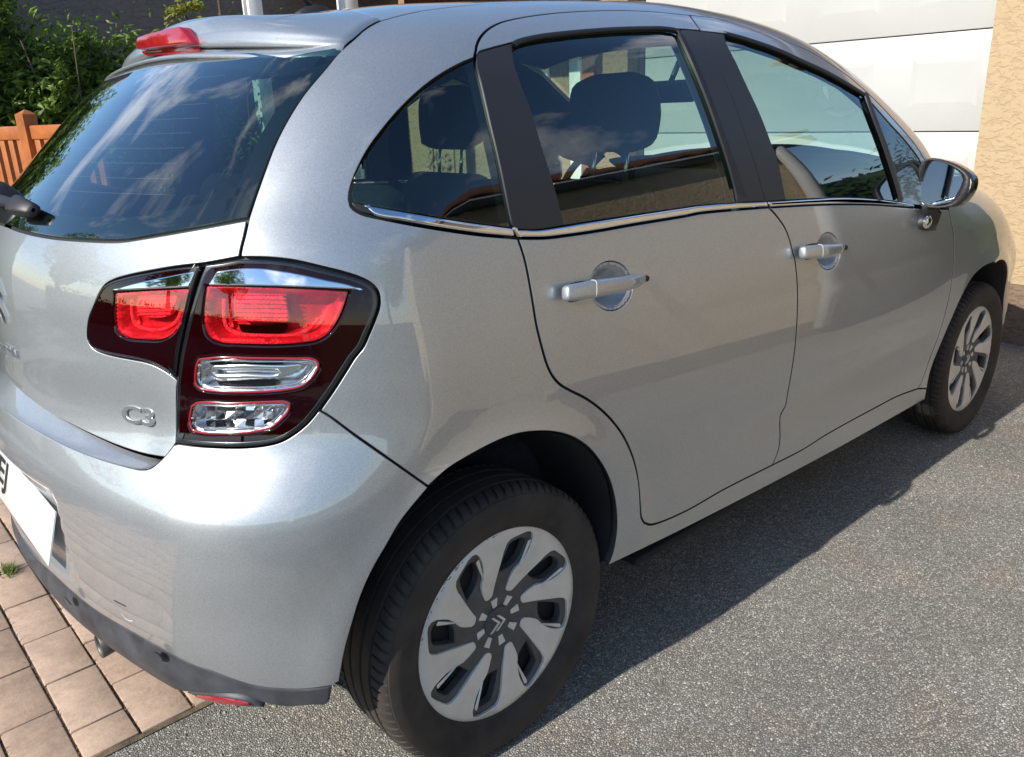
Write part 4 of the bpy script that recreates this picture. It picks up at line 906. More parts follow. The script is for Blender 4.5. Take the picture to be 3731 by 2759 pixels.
# ------------------------------------------------------------------ door handles and cups
for nm, dr, dl, k, cup, cl, hs, sx in (('door_handle', door_r, door_l, 'P', cup_r, [(175, 815), (420, 775), (680, 725), (1100, 660), (1500, 595), (1780, 535), (1925, 500)], [180, 188, 192, 178, 158, 132, 96], 680), ('door_handle', fdoor_r, fdoor_l, 'N', cup_f, [(415, 805), (600, 790), (800, 775), (1050, 755), (1300, 725), (1520, 690), (1680, 655)], [195, 203, 208, 192, 170, 140, 100], 830)):
    a, b2 = panel('handle_cup', cup, 'silver_paint', dr, mirror=True, res=.008, off=bowl(cup, .038, .038, base=.002), gap=-.001, flange=.002, normals='mesh'); b2.parent = dl
    cc = catmull(cl, 60); hh_ = np.interp(cc[:, 0], [q[0] for q in cl], hs); n_ = len(cc)
    tt = (cc[:, 0]-cc[0, 0])/(cc[-1, 0]-cc[0, 0]); lift = .008+.022*np.sin(np.pi*np.clip(tt*.86+.16, 0, 1))**.7
    ctr = np.vstack([hit(Z(k, [q]), off=.026) for q in cc]); mm = np.vstack([hit(Z(k, [(q[0], q[1]-h_)]), off=.026) for q, h_ in zip(cc, hh_)])
    NN_ = grad(ctr); fo = F(ctr); rows = []
    for i in range(n_):
        c0 = ctr[i]+NN_[i]*(lift[i]-.026); S_ = mm[i]-ctr[i]; S_ -= NN_[i]*np.dot(S_, NN_[i]); hgt = np.linalg.norm(S_); S_ /= hgt
        th_ = .011 if i < n_-3 else .008; kk = 1.0 if 0 < i else .93
        rows.append([c0+S_*hgt*kk*math.copysign(abs(math.sin(t))**.55, math.sin(t))+NN_[i]*th_*math.copysign(abs(math.cos(t))**.75, math.cos(t)) for t in np.linspace(0, 2*math.pi, 22, endpoint=False)])
    e0 = np.array(rows[0]); m0 = e0.mean(0); T_ = (ctr[0]-ctr[1]); T_ /= np.linalg.norm(T_)
    rows = [np.tile(m0+T_*.005, (22, 1)), m0+(e0-m0)*.6+T_*.0045, m0+(e0-m0)*.9+T_*.003]+rows
    e1 = np.array(rows[-1]); m1 = e1.mean(0); T1 = ctr[-1]-ctr[-2]; T1 /= np.linalg.norm(T1)
    rows += [m1+(e1-m1)*.8+T1*.004-NN_[-1]*.004, np.tile(m1+T1*.006-NN_[-1]*.006, (22, 1))]
    for sgn, par in ((1, dr), (-1, dl)): hnd = loft(nm, [np.asarray(r_)*np.array([1, sgn, 1]) for r_ in rows], 'silver_paint', par, close=True, flip=sgn > 0)
    # joint between the lock cover and the grip
    i = int(np.argmin(np.abs(cc[:, 0]-sx)))+3; rg = np.asarray(rows[i]); mg = rg.mean(0)
    V, Fc = tube(list(mg+(rg-mg)*1.002)+[list(mg+(rg[:1]-mg)*1.002)[0]], .0006, 6, cap=False); link_mesh('handle_joint', V, Fc, 'plate_white', dr)
    # dark gaskets at both ends of the grip
    for pa in ((cc[0], hh_[0]*1.06, 1.0), (cc[-1], hh_[-1]*.7, 1.0)):
        (x_, y_), h_, _k = pa; wdt = 260 if x_ < 500 else 230
        if k == 'N': wdt *= .9
        x0, x1 = (x_-26, x_+wdt+180) if x_ < 500 else (x_-wdt, x_-20)
        poly = closed(k, [(x0, y_-h_*.7), (x0+40, y_-h_), (x1-40, y_-h_+(x0-x1)*.13 if x_ < 500 else y_-h_), (x1, y_-h_*.7), (x1, y_+h_*.6), (x1-40, y_+h_*.9+(x0-x1)*.13 if x_ < 500 else y_+h_), (x0+40, y_+h_), (x0, y_+h_*.7)], 8)
        panel('handle_gasket', poly, 'rubber_or_gap_shade', dr, res=.01, off=.0018, gap=0, flange=.003)
# ------------------------------------------------------------------ door mirrors
MX = 1.74
def mring(pts, x_, k=1.0, dy=0.0, dz=0.0):
    p = onplane(Z('M', pts), 0, MX); c_ = p.mean(0); q = c_+(p-c_)*k; q[:, 0] = x_; q[:, 1] += dy; q[:, 2] += dz; return q
SIL = [(480, 205), (560, 195), (700, 215), (850, 255), (1000, 315), (1130, 385), (1225, 455), (1290, 530), (1315, 600), (1315, 690), (1290, 790), (1240, 890), (1170, 985), (1090, 1065), (1020, 1100), (900, 1125), (740, 1140), (560, 1132), (400, 1112), (305, 1080), (258, 1010), (245, 900), (252, 750), (272, 600), (302, 450), (340, 330), (400, 250)]
GLS = [(520, 268), (600, 255), (700, 268), (830, 305), (960, 375), (1070, 455), (1130, 520), (1152, 575), (1140, 640), (1090, 760), (1000, 920), (940, 1000), (880, 1040), (780, 1066), (600, 1072), (440, 1058), (380, 1030), (350, 960), (352, 820), (370, 650), (410, 480), (460, 350)]
for sgn, par in ((1, fdoor_r), (-1, fdoor_l)):
    ms = np.array([1, sgn, 1]); r0 = mring(SIL, MX+.006, .985); n_ = len(r0)
    gi_ = resamp(np.vstack([mring(GLS, MX+.004, 1.05), mring(GLS, MX+.004, 1.05)[:1]]), n_+1)[:-1]
    # align start
    sh = int(np.argmin(np.linalg.norm(gi_[:, 1:]-r0[0, 1:], axis=1))); gi_ = np.roll(gi_, -sh, 0)
    gi2 = gi_.copy(); gi2[:, 0] = MX+.016
    rear = loft('door_mirror', [q*ms for q in (gi2, gi_, mring(SIL, MX, .97), r0, mring(SIL, MX+.022, 1.0))], 'black_satin', par, close=True, flip=sgn > 0)
    loft('mirror_shell', [q*ms for q in (mring(SIL, MX+.0225, 1.003), mring(SIL, MX+.05, 1.0, -.004, -.002), mring(SIL, MX+.085, .93, 0, -.006), mring(SIL, MX+.112, .78, .006, -.008), mring(SIL, MX+.128, .55, .012, -.01), mring(SIL, MX+.134, .05, .016, -.012))], 'black_gloss', rear, close=True, flip=sgn > 0)
    g_ = mring(GLS, MX+.012, 1.04); gc = g_.mean(0); tl = (np.array([.0, .075, -.15]))
    V = [gc]+list(g_); V = np.array(V); V[:, 0] += (V[:, 1]-gc[1])*.055+(V[:, 2]-gc[2])*.07
    link_mesh('mirror_glass', V*ms, [((0, 1+i, 1+(i+1) % len(g_)) if sgn < 0 else (0, 1+(i+1) % len(g_), 1+i)) for i in range(len(g_))], 'mirror_silver', rear, smooth=False)
    ind = onplane(Z('M', [(1285, 560), (1318, 580), (1330, 640), (1310, 740), (1270, 830), (1235, 845), (1225, 800), (1265, 690)]), 0, MX+.012); 
    slab('mirror_cream_reflection', ind*ms, .014, 'plate_white', rear, nrm=(-.8, -.6*sgn, 0), bev=.002)  # reflection of the cream wall on the shell, set as a white piece
    # foot
    fb = hit(Z('M', [(330, 1390), (345, 1520), (480, 1560), (590, 1555), (640, 1440), (690, 1320), (560, 1230), (400, 1240)])); fc = fb.mean(0)
    topc = onplane(Z('M', [(540, 1120)]), 0, MX+.02)[0]; nrm_ = grad(fc[None])[0]
    rws = [fc+(fb-fc)*1.0-nrm_*.004, fc+(fb-fc)*.98+nrm_*.012, (fc+nrm_*.030)*.6+topc*.4+(fb-fc)*.80, topc+(fb-fc)*np.array([.75, .75, .45])]
    ft = loft('mirror_foot', [q*ms for q in rws], 'black_satin', rear, close=True, flip=False)
    kc = hit(Z('M', [(505, 1392)]), off=.030)[0]; kr = []
    for rr, d_ in ((1, 0), (.96, .004), (.6, .007), (.02, .008)): kr.append([kc+nrm_*d_+np.array([1, 0, -.1])*.030*rr*math.cos(t)+np.array([0, -.05, 1.0])*.020*rr*math.sin(t) for t in np.linspace(0, 2*math.pi, 24, endpoint=False)])
    loft('mirror_lamp', [np.array(q)*ms for q in kr], 'chrome', rear, close=True, flip=sgn < 0)
# ------------------------------------------------------------------ roof aerial
ab = onplane([(1120, 42)], 1, 0.0)[0]; ab = toppt([ab[0]], [0])[0]
rows = []
for dx, dz, wx, wy in ((0, -.004, .055, .024), (0, .006, .052, .022), (.004, .016, .036, .016), (.008, .024, .02, .010)): rows.append([(ab[0]+.02+dx+wx*math.cos(t), wy*math.sin(t), ab[2]+dz) for t in np.linspace(0, 2*math.pi, 24, endpoint=False)])
ar_ = loft('aerial', rows, 'black_satin', CAR, close=True)
tube_obj('aerial_mast', [(ab[0]+.012, 0, ab[2]+.02), (ab[0]-.045, 0, ab[2]+.075), (ab[0]-.15, 0, ab[2]+.20)], [.008, .005, .003], 'black_satin', ar_)
# ------------------------------------------------------------------ cabin
def trim(name, outline, off, mat, holes=(), **k): return panel(name, outline, mat, CAR, holes=holes, off=off, mirror=True, res=.05, flange=.002, gap=.004, **k)
trim('door_trim', join(e_rdn, e_rbot, rev(e_b4), rev(tb_r)), -.055, 'interior_dark'); trim('door_trim', join(e_b4, e_fbot, rev(e_fseam), rev(tb_f)), -.055, 'interior_dark')
trim('side_trim', body_main, -.045, 'interior_dark')
trim('pillar_trim', film, -.03, 'interior_dark'); trim('pillar_trim', film2, -.035, 'interior_grey')
hl_ = panel('headliner', sym(rf), 'headliner', CAR, dom='roof', res=.06, off=-.035, flange=.002)
box_obj('cabin_floor', (.42, -.72, .30), (2.05, .72, .33), 'interior_dark', CAR)
box_obj('parcel_shelf', (-.44, -.58, .93), (-.03, .58, .955), 'interior_dark', CAR, bev=.008)
def cushion(name, pts, th, mat, parent, y0, y1, rnd=.05):
    """upholstered block: side profile pts (x,z) swept from y0 to y1 with soft ends"""
    P_ = np.array(pts, float); c_ = P_.mean(0); rows = []
    for y_, k in ((y0, .55), (y0+rnd*.25, .86), (y0+rnd, 1.0), (y1-rnd, 1.0), (y1-rnd*.25, .86), (y1, .55)):
        q = c_+(P_-c_)*k; rows.append(np.stack([q[:, 0], np.full(len(q), y_), q[:, 1]], 1))
    rows = [np.tile([c_[0], y0, c_[1]], (len(P_), 1))]+rows+[np.tile([c_[0], y1, c_[1]], (len(P_), 1))]
    return loft(name, rows, mat, parent, close=True)
def prof(pts, step=.03): return catmull(list(pts)+[pts[0]], step)[:-1]
for s_ in (-1, 1):
    yc = .36*s_
    st_ = cushion('front_seat', prof([(.86, .60), (.98, .62), (1.05, .58), (.99, .80), (.90, 1.05), (.86, 1.10), (.80, 1.11), (.75, 1.05), (.80, .80)]), 0, 'seat_fabric', CAR, yc-.25, yc+.25, .09)
    cushion('seat_base', prof([(.85, .45), (1.40, .47), (1.45, .55), (1.38, .60), (.92, .56), (.84, .52)]), 0, 'seat_fabric', st_, yc-.25, yc+.25, .09)
    cushion('head_rest', prof([(.80, 1.195), (.86, 1.185), (.905, 1.21), (.925, 1.29), (.905, 1.36), (.86, 1.392), (.81, 1.37), (.795, 1.28)]), 0, 'seat_fabric', st_, yc-.135, yc+.135, .07)
    for d_ in (-.06, .06): tube_obj('headrest_post', [(.83, yc+d_, 1.08), (.85, yc+d_, 1.22)], .006, 'chrome_dull', st_, 8)
    cushion('rear_headrest', prof([(.02, 1.03), (.07, 1.03), (.10, 1.09), (.09, 1.15), (.04, 1.17), (.0, 1.12)]), 0, 'seat_fabric', CAR, yc-.12, yc+.12, .05)
cushion('rear_seat', prof([(.02, .55), (.16, .55), (.12, .80), (.07, 1.0), (.03, 1.02), (-.02, 1.0), (-.03, .8)]), 0, 'seat_fabric', CAR, -.62, .62, .08)
cushion('rear_bench', prof([(.05, .42), (.60, .46), (.64, .54), (.58, .60), (.1, .56)]), 0, 'seat_fabric', CAR, -.62, .62, .08)
cushion('dashboard', prof([(1.72, .62), (1.70, .86), (1.76, .98), (1.88, 1.03), (2.05, 1.035), (2.20, 1.0), (2.2, .6)], .05), 0, 'interior_dark', CAR, -.70, .70, .05)
swc = np.array([1.56, .36, .98]); sw_n = np.array([-.90, 0, .43]); sw_u = np.array([.43, 0, .90]); V, Fc = tube([swc+sw_u*.185*math.sin(t)+np.array([0, 1, 0])*.185*math.cos(t) for t in np.linspace(0, 2*math.pi, 41)], .015, 10, cap=False)
sw = link_mesh('steering_wheel', V, Fc, 'interior_dark', CAR)
slab('wheel_hub', [swc+sw_u*a_+np.array([0, b_, 0]) for a_, b_ in ((.06, .09), (.06, -.09), (-.07, -.06), (-.07, .06))], .04, 'interior_dark', sw, nrm=sw_n, bev=.01)
tube_obj('wheel_spoke', [swc+np.array([0, -.18, 0]), swc+np.array([.02, 0, 0]), swc+np.array([0, .18, 0])], .014, 'interior_dark', sw, 8)
rv = cushion('rear_view_mirror', prof([(1.53, 1.31), (1.56, 1.31), (1.575, 1.345), (1.56, 1.38), (1.53, 1.38), (1.52, 1.345)], .01), 0, 'black_satin', CAR, -.13, .10, .02)
tube_obj('mirror_stalk', [(1.56, 0, 1.36), (1.60, 0, 1.42), (1.62, 0, 1.45)], .010, 'black_satin', rv, 8)
tube_obj('seat_belt', [(.93, -.70, 1.36), (.94, -.705, 1.2), (.96, -.70, .7)], .012, 'interior_grey', CAR, 6)
# ------------------------------------------------------------------ setting: materials
def ramp(n, els):
    r_ = n.nodes.new('ShaderNodeValToRGB'); cr_ = r_.color_ramp
    while len(cr_.elements) < len(els): cr_.elements.new(0.5)
    for e_, (p, c_) in zip(cr_.elements, els): e_.position = p; e_.color = (*c_, 1)
    return r_
# worn asphalt with exposed aggregate
m, n, o = node_mat('asphalt'); N = n.nodes.new; Lk = n.links.new
b = N('ShaderNodeBsdfPrincipled'); pset(b, rough=0.86, spec=0.35); t = N('ShaderNodeTexCoord')
dn = N('ShaderNodeTexNoise'); dn.inputs['Scale'].default_value = 60; dn.inputs['Detail'].default_value = 2
Lk(t.outputs['Object'], dn.inputs['Vector'])
va = N('ShaderNodeVectorMath'); va.operation = 'MULTIPLY_ADD'; va.inputs[1].default_value = (.008, .008, .008); Lk(dn.outputs['Color'], va.inputs[0]); Lk(t.outputs['Object'], va.inputs[2])
v1 = N('ShaderNodeTexVoronoi'); v1.inputs['Scale'].default_value = 180; v1.feature = 'F1'; Lk(va.outputs[0], v1.inputs['Vector'])
v1e = N('ShaderNodeTexVoronoi'); v1e.inputs['Scale'].default_value = 180; v1e.feature = 'DISTANCE_TO_EDGE'; Lk(va.outputs[0], v1e.inputs['Vector'])
sp = N('ShaderNodeSeparateColor'); Lk(v1.outputs['Color'], sp.inputs[0])
rc = ramp(n, [(0, (.25, .24, .217)), (.35, (.38, .362, .322)), (.65, (.49, .465, .412)), (.88, (.60, .57, .505)), (1, (.78, .75, .68))]); Lk(sp.outputs[0], rc.inputs['Fac'])
tint = N('ShaderNodeMixRGB'); tint.blend_type = 'MULTIPLY'; tint.inputs['Fac'].default_value = .5
rt = ramp(n, [(0, (1.0, .93, .84)), (.5, (1, 1, 1)), (1, (.90, .96, 1.0))]); Lk(sp.outputs[1], rt.inputs['Fac']); Lk(rc.outputs[0], tint.inputs['Color1']); Lk(rt.outputs[0], tint.inputs['Color2'])
re_ = ramp(n, [(0, (0, 0, 0)), (.10, (.35, .35, .35)), (.26, (1, 1, 1))]); Lk(v1e.outputs['Distance'], re_.inputs['Fac'])
mxe = N('ShaderNodeMixRGB'); mxe.inputs['Color1'].default_value = (.115, .108, .098, 1); Lk(re_.outputs[0], mxe.inputs['Fac']); Lk(tint.outputs[0], mxe.inputs['Color2'])
bn = N('ShaderNodeTexNoise'); bn.inputs['Scale'].default_value = 1.3; bn.inputs['Detail'].default_value = 7; bn.inputs['Roughness'].default_value = .65; Lk(t.outputs['Object'], bn.inputs['Vector'])
bm_ = N('ShaderNodeMapRange'); bm_.inputs['From Min'].default_value = .3; bm_.inputs['From Max'].default_value = .7; bm_.inputs['To Min'].default_value = .78; bm_.inputs['To Max'].default_value = 1.22; Lk(bn.outputs['Fac'], bm_.inputs['Value'])
sc = N('ShaderNodeVectorMath'); sc.operation = 'SCALE'; Lk(mxe.outputs[0], sc.inputs[0]); Lk(bm_.outputs[0], sc.inputs['Scale'])
pn_ = N('ShaderNodeTexNoise'); pn_.inputs['Scale'].default_value = 4.5; pn_.inputs['Detail'].default_value = 4; Lk(t.outputs['Object'], pn_.inputs['Vector'])
pr_ = ramp(n, [(.36, (.97, 1.0, .96)), (.5, (1, 1, 1)), (.66, (1.05, .985, .93))]); Lk(pn_.outputs['Fac'], pr_.inputs['Fac'])
pm_ = N('ShaderNodeMixRGB'); pm_.blend_type = 'MULTIPLY'; pm_.inputs['Fac'].default_value = 1.0; Lk(sc.outputs[0], pm_.inputs['Color1']); Lk(pr_.outputs[0], pm_.inputs['Color2']); Lk(pm_.outputs[0], b.inputs['Base Color'])
hm = N('ShaderNodeMath'); hm.operation = 'MULTIPLY'; Lk(re_.outputs[0], hm.inputs[0])
hr_ = N('ShaderNodeMapRange'); hr_.inputs['To Min'].default_value = .35; Lk(sp.outputs[2], hr_.inputs['Value']); Lk(hr_.outputs[0], hm.inputs[1])
bp = N('ShaderNodeBump'); bp.inputs['Strength'].default_value = .7; bp.inputs['Distance'].default_value = .004; Lk(hm.outputs[0], bp.inputs['Height']); Lk(bp.outputs[0], b.inputs['Normal'])
Lk(b.outputs[0], o.inputs['Surface'])
# concrete pavers: one tone per paver, grain, pits
m, n, o = node_mat('paver_concrete'); N = n.nodes.new; Lk = n.links.new
b = N('ShaderNodeBsdfPrincipled'); pset(b, rough=.9, spec=.25); t = N('ShaderNodeTexCoord'); oi = N('ShaderNodeObjectInfo')
rc = ramp(n, [(0, (.41, .292, .215)), (.5, (.455, .33, .248)), (1, (.50, .37, .282))]); Lk(oi.outputs['Random'], rc.inputs['Fac'])
g1 = N('ShaderNodeNewGeometry'); z1_ = N('ShaderNodeTexNoise'); z1_.inputs['Scale'].default_value = 55; z1_.inputs['Detail'].default_value = 8; z1_.inputs['Roughness'].default_value = .72; Lk(g1.outputs['Position'], z1_.inputs['Vector'])
z2_ = N('ShaderNodeTexNoise'); z2_.inputs['Scale'].default_value = 7; z2_.inputs['Detail'].default_value = 5; Lk(g1.outputs['Position'], z2_.inputs['Vector'])
ad = N('ShaderNodeMath'); ad.operation = 'ADD'; Lk(z1_.outputs['Fac'], ad.inputs[0]); Lk(z2_.outputs['Fac'], ad.inputs[1])
mr = N('ShaderNodeMapRange'); mr.inputs['From Min'].default_value = .7; mr.inputs['From Max'].default_value = 1.3; mr.inputs['To Min'].default_value = .72; mr.inputs['To Max'].default_value = 1.25; Lk(ad.outputs[0], mr.inputs['Value'])
sc = N('ShaderNodeVectorMath'); sc.operation = 'SCALE'; Lk(rc.outputs[0], sc.inputs[0]); Lk(mr.outputs[0], sc.inputs['Scale']); Lk(sc.outputs[0], b.inputs['Base Color'])
bp = N('ShaderNodeBump'); bp.inputs['Strength'].default_value = .55; bp.inputs['Distance'].default_value = .003; Lk(z1_.outputs['Fac'], bp.inputs['Height']); Lk(bp.outputs[0], b.inputs['Normal']); Lk(b.outputs[0], o.inputs['Surface'])
simple('joint_earth', (.13, .095, .06), .95, noise=(30, .5), bump=(150, .8, .004))
# rough trowelled render
def stucco(name, base, dark):
    m, n, o = node_mat(name); N = n.nodes.new; Lk = n.links.new
    b = N('ShaderNodeBsdfPrincipled'); pset(b, rough=.93, spec=.2); g1 = N('ShaderNodeNewGeometry')
    mp_ = N('ShaderNodeMapping'); mp_.inputs['Scale'].default_value = (1, 1, 1.7); Lk(g1.outputs['Position'], mp_.inputs['Vector'])
    z1_ = N('ShaderNodeTexNoise'); z1_.inputs['Scale'].default_value = 24; z1_.inputs['Detail'].default_value = 4; z1_.inputs['Roughness'].default_value = .55; z1_.inputs['Distortion'].default_value = .8; Lk(mp_.outputs[0], z1_.inputs['Vector'])
    z2_ = N('ShaderNodeTexNoise'); z2_.inputs['Scale'].default_value = 150; z2_.inputs['Detail'].default_value = 4; Lk(g1.outputs['Position'], z2_.inputs['Vector'])
    r1 = ramp(n, [(.38, (0, 0, 0)), (.50, (.8, .8, .8)), (.72, (1, 1, 1))]); Lk(z1_.outputs['Fac'], r1.inputs['Fac'])
    mx_ = N('ShaderNodeMixRGB'); mx_.inputs['Color1'].default_value = (*dark, 1); mx_.inputs['Color2'].default_value = (*base, 1); Lk(r1.outputs[0], mx_.inputs['Fac']); Lk(mx_.outputs[0], b.inputs['Base Color'])
    ad = N('ShaderNodeMath'); ad.operation = 'MULTIPLY_ADD'; ad.inputs[1].default_value = .12; Lk(z2_.outputs['Fac'], ad.inputs[0]); Lk(r1.outputs[0], ad.inputs[2])
    bp = N('ShaderNodeBump'); bp.inputs['Strength'].default_value = .6; bp.inputs['Distance'].default_value = .0055; Lk(ad.outputs[0], bp.inputs['Height']); Lk(bp.outputs[0], b.inputs['Normal']); Lk(b.outputs[0], o.inputs['Surface'])
stucco('render_beige', (.45, .335, .205), (.425, .31, .185))
stucco('render_tan', (.70, .55, .36), (.66, .51, .33))
stucco('render_plinth_or_shade', (.22, .155, .11), (.17, .115, .085))
stucco('render_grey', (.19, .165, .155), (.155, .135, .128))
stucco('render_porch_shade', (.34, .23, .14), (.28, .185, .11))  # beige wall with the porch shade put into its colour
simple('door_white', (.46, .46, .44), .42, noise=(2.5, .03))
simple('post_white', (.78, .77, .73), .5, noise=(8, .05))
simple('joint_grey', (.22, .22, .21), .8)
simple('wood_orange', (.37, .115, .03), .6, noise=(9, .28), bump=(60, .25, .003))
simple('wood_brown', (.23, .11, .045), .65, noise=(7, .25))
simple('tile_brown', (.20, .085, .05), .85, noise=(5, .4))
simple('gutter_dark', (.035, .03, .03), .5)
simple('pipe_white', (.62, .62, .60), .45)
simple('twig', (.10, .075, .05), .9)
simple('stone_chip', (.26, .25, .235), .85, noise=(40, .5))
def leaf_mat(name, c1, c2, trans=.5):
    m, n, o = node_mat(name); N = n.nodes.new; Lk = n.links.new
    g1 = N('ShaderNodeNewGeometry'); r1 = ramp(n, [(0, c1), (1, c2)]); Lk(g1.outputs['Random Per Island'], r1.inputs['Fac'])
    b = N('ShaderNodeBsdfPrincipled'); pset(b, rough=.45, spec=.4); Lk(r1.outputs[0], b.inputs['Base Color'])
    tr = N('ShaderNodeBsdfTranslucent'); Lk(r1.outputs[0], tr.inputs['Color'])
    s_ = N('ShaderNodeMixShader'); s_.inputs['Fac'].default_value = trans; Lk(b.outputs[0], s_.inputs[1]); Lk(tr.outputs[0], s_.inputs[2]); Lk(s_.outputs[0], o.inputs['Surface'])
leaf_mat('leaf_green', (.075, .145, .02), (.29, .41, .07))
leaf_mat('leaf_yellow', (.20, .24, .03), (.42, .40, .06))
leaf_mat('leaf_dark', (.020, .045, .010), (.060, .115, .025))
leaf_mat('grass_green', (.10, .17, .03), (.26, .33, .08))
# ------------------------------------------------------------------ ground
gr = link_mesh('asphalt_drive', [(-60, -60, 0), (60, -60, 0), (60, 60, 0), (-60, 60, 0)], [(0, 1, 2, 3)], 'asphalt', smooth=False); tag(gr, kind='structure')
# block paving beside the asphalt: running bond, 12 x 23 cm
pv = link_mesh('block_paving', [(-2.26, -.232, .003), (.46, -.232, .003), (.46, 2.72, .003), (-2.26, 2.72, .003)], [(0, 1, 2, 3)], 'joint_earth', smooth=False); tag(pv, kind='structure')
bm = bmesh.new(); box(bm, (-.0575, -.111, -.05), (.0575, .111, 0), .004); me_full = bpy.data.meshes.new('paver'); bm.to_mesh(me_full); bm.free()
bm = bmesh.new(); box(bm, (-.0575, -.0535, -.05), (.0575, .0535, 0), .004); me_half = bpy.data.meshes.new('paver'); bm.to_mesh(me_half); bm.free()
for me_ in (me_full, me_half):
    me_.materials.append(MAT['paver_concrete']); me_.polygons.foreach_set('use_smooth', [True]*len(me_.polygons)); me_.set_sharp_from_angle(angle=R(35))
rnd = random.Random(5); PX = .1207
for i in range(-13, 9):
    xc_ = -.6415+i*PX; odd = i % 2
    cells = []
    if odd: cells = [(-.218+.2255*(k+.5)-.0, me_full) for k in range(13)]
    else: cells = [(-.218+.0545, me_half)]+[(-.218+.1128+.2255*(k+.5), me_full) for k in range(12)]
    for yc_, me_ in cells:
        p = bpy.data.objects.new('paver', me_); COL.objects.link(p); p.parent = pv
        p.location = (xc_+rnd.uniform(-.0015, .0015), yc_+rnd.uniform(-.0015, .0015), .0085+rnd.uniform(-.0014, .0014)); p.rotation_euler = (R(rnd.uniform(-.5, .5)), R(rnd.uniform(-.5, .5)), R(rnd.uniform(-.6, .6)))
def blades(name, spots, mat, seed, label=None, cat=None, kind=None, parent=None):
    r_ = random.Random(seed); V, Fc = [], []
    for (x_, y_, z_, h_, w_, spread) in spots:
        a_ = r_.uniform(0, 6.28); dx, dy = math.cos(a_), math.sin(a_); l_ = r_.uniform(.2, 1)*spread*h_; k = len(V)
        V += [(x_-dy*w_, y_+dx*w_, z_), (x_+dy*w_, y_-dx*w_, z_), (x_+dx*l_*.4+dy*w_*.7, y_+dy*l_*.4-dx*w_*.7, z_+h_*.6), (x_+dx*l_*.4-dy*w_*.7, y_+dy*l_*.4+dx*w_*.7, z_+h_*.6), (x_+dx*l_, y_+dy*l_, z_+h_)]
        Fc += [(k, k+1, k+2, k+3), (k+3, k+2, k+4)]
    return tag(link_mesh(name, V, Fc, mat, parent, smooth=False), label, cat, None, kind)
gp = onplane([(32, 2088)], 2, 0.005)[0]; r_ = random.Random(2)
blades('grass_tuft', [(gp[0]+r_.gauss(0, .010), gp[1]+r_.gauss(0, .022), .004, r_.uniform(.012, .035), .0016, 1.6) for _ in range(150)], 'grass_green', 4, 'small green weed tuft growing in a joint of the block paving', 'weed')
sp_ = []
for _ in range(3200):
    i = r_.randint(-4, 6); sp_.append((-.6415+(i+.5)*PX+r_.gauss(0, .002), r_.uniform(-.22, 1.6), .004, r_.uniform(.002, .007), .0014, 2.6))
js = blades('joint_moss', sp_, 'twig', 8, kind='stuff', parent=pv)
V, Fc = [], []
for _ in range(7000):
    x_ = r_.uniform(-.9, 3.2); y_ = r_.uniform(-2.6, -.25); s_ = r_.uniform(.0018, .0048)*(1.4 if r_.random() < .06 else 1); k = len(V); a_ = r_.uniform(0, 6.28); e_ = r_.uniform(.6, 1.5)
    V += [(x_+s_*e_*math.cos(a_), y_+s_*e_*math.sin(a_), .001), (x_-s_*math.sin(a_), y_+s_*math.cos(a_), .001), (x_-s_*e_*math.cos(a_), y_-s_*e_*math.sin(a_), .001), (x_+s_*math.sin(a_), y_-s_*math.cos(a_), .001), (x_+r_.uniform(-.4, .4)*s_, y_+r_.uniform(-.4, .4)*s_, .001+s_*r_.uniform(.5, .9))]
    Fc += [(k, k+1, k+4), (k+1, k+2, k+4), (k+2, k+3, k+4), (k+3, k, k+4)]
tag(link_mesh('loose_grit', V, Fc, 'stone_chip', smooth=False), kind='stuff')
# ------------------------------------------------------------------ garage building
WX, DX = 3.90, 4.05
gar = empty('garage_building', (WX, -.6, 0), label='beige rendered garage building with dark gutter and brown tiled roof', cat='building')
def gpart(name, lo, hi_, mat, bev=0.0, parent=None):
    o_ = box_obj(name, lo, hi_, mat, parent or gar, bev); o_.location = (-WX, .6, 0); return o_
YR, YL = -.222, 2.16
gpart('wall', (WX, -1.05, .322), (WX+.25, YR, 2.62), 'render_beige'); gpart('plinth_or_shade_band', (WX-.012, -1.05, -.05), (WX+.25, YR+.002, .320), 'render_plinth_or_shade')  # wall-foot band darkened to carry the bonnet's cast shadow
gpart('lintel', (WX+.001, YR, 2.14), (WX+.25, YL, 2.62), 'render_beige')
gpart('side_wall', (WX+.25, -1.048, 0), (WX+6, -.85, 2.62), 'render_beige')
gpart('gutter', (WX-.42, -1.30, 2.56), (WX-.31, 2.5, 2.66), 'gutter_dark', .02); gpart('soffit', (WX-.33, -1.27, 2.625), (WX+.25, 2.5, 2.66), 'wood_brown')
V, Fc = [], []; ny = 90
for j in range(2):
    for i in range(ny): y_ = -1.35+3.95*i/(ny-1); V.append((WX-.40+5.0*j, y_, 2.70+2.2*j+.045*abs(math.sin(y_*math.pi/.22))))
for i in range(ny-1): Fc.append((i, i+1, ny+i+1, ny+i))
rf_ = link_mesh('tiled_roof', V, Fc, 'tile_brown', gar); rf_.location = (-WX, .6, 0); md = rf_.modifiers.new('t', 'SOLIDIFY'); md.thickness = .03
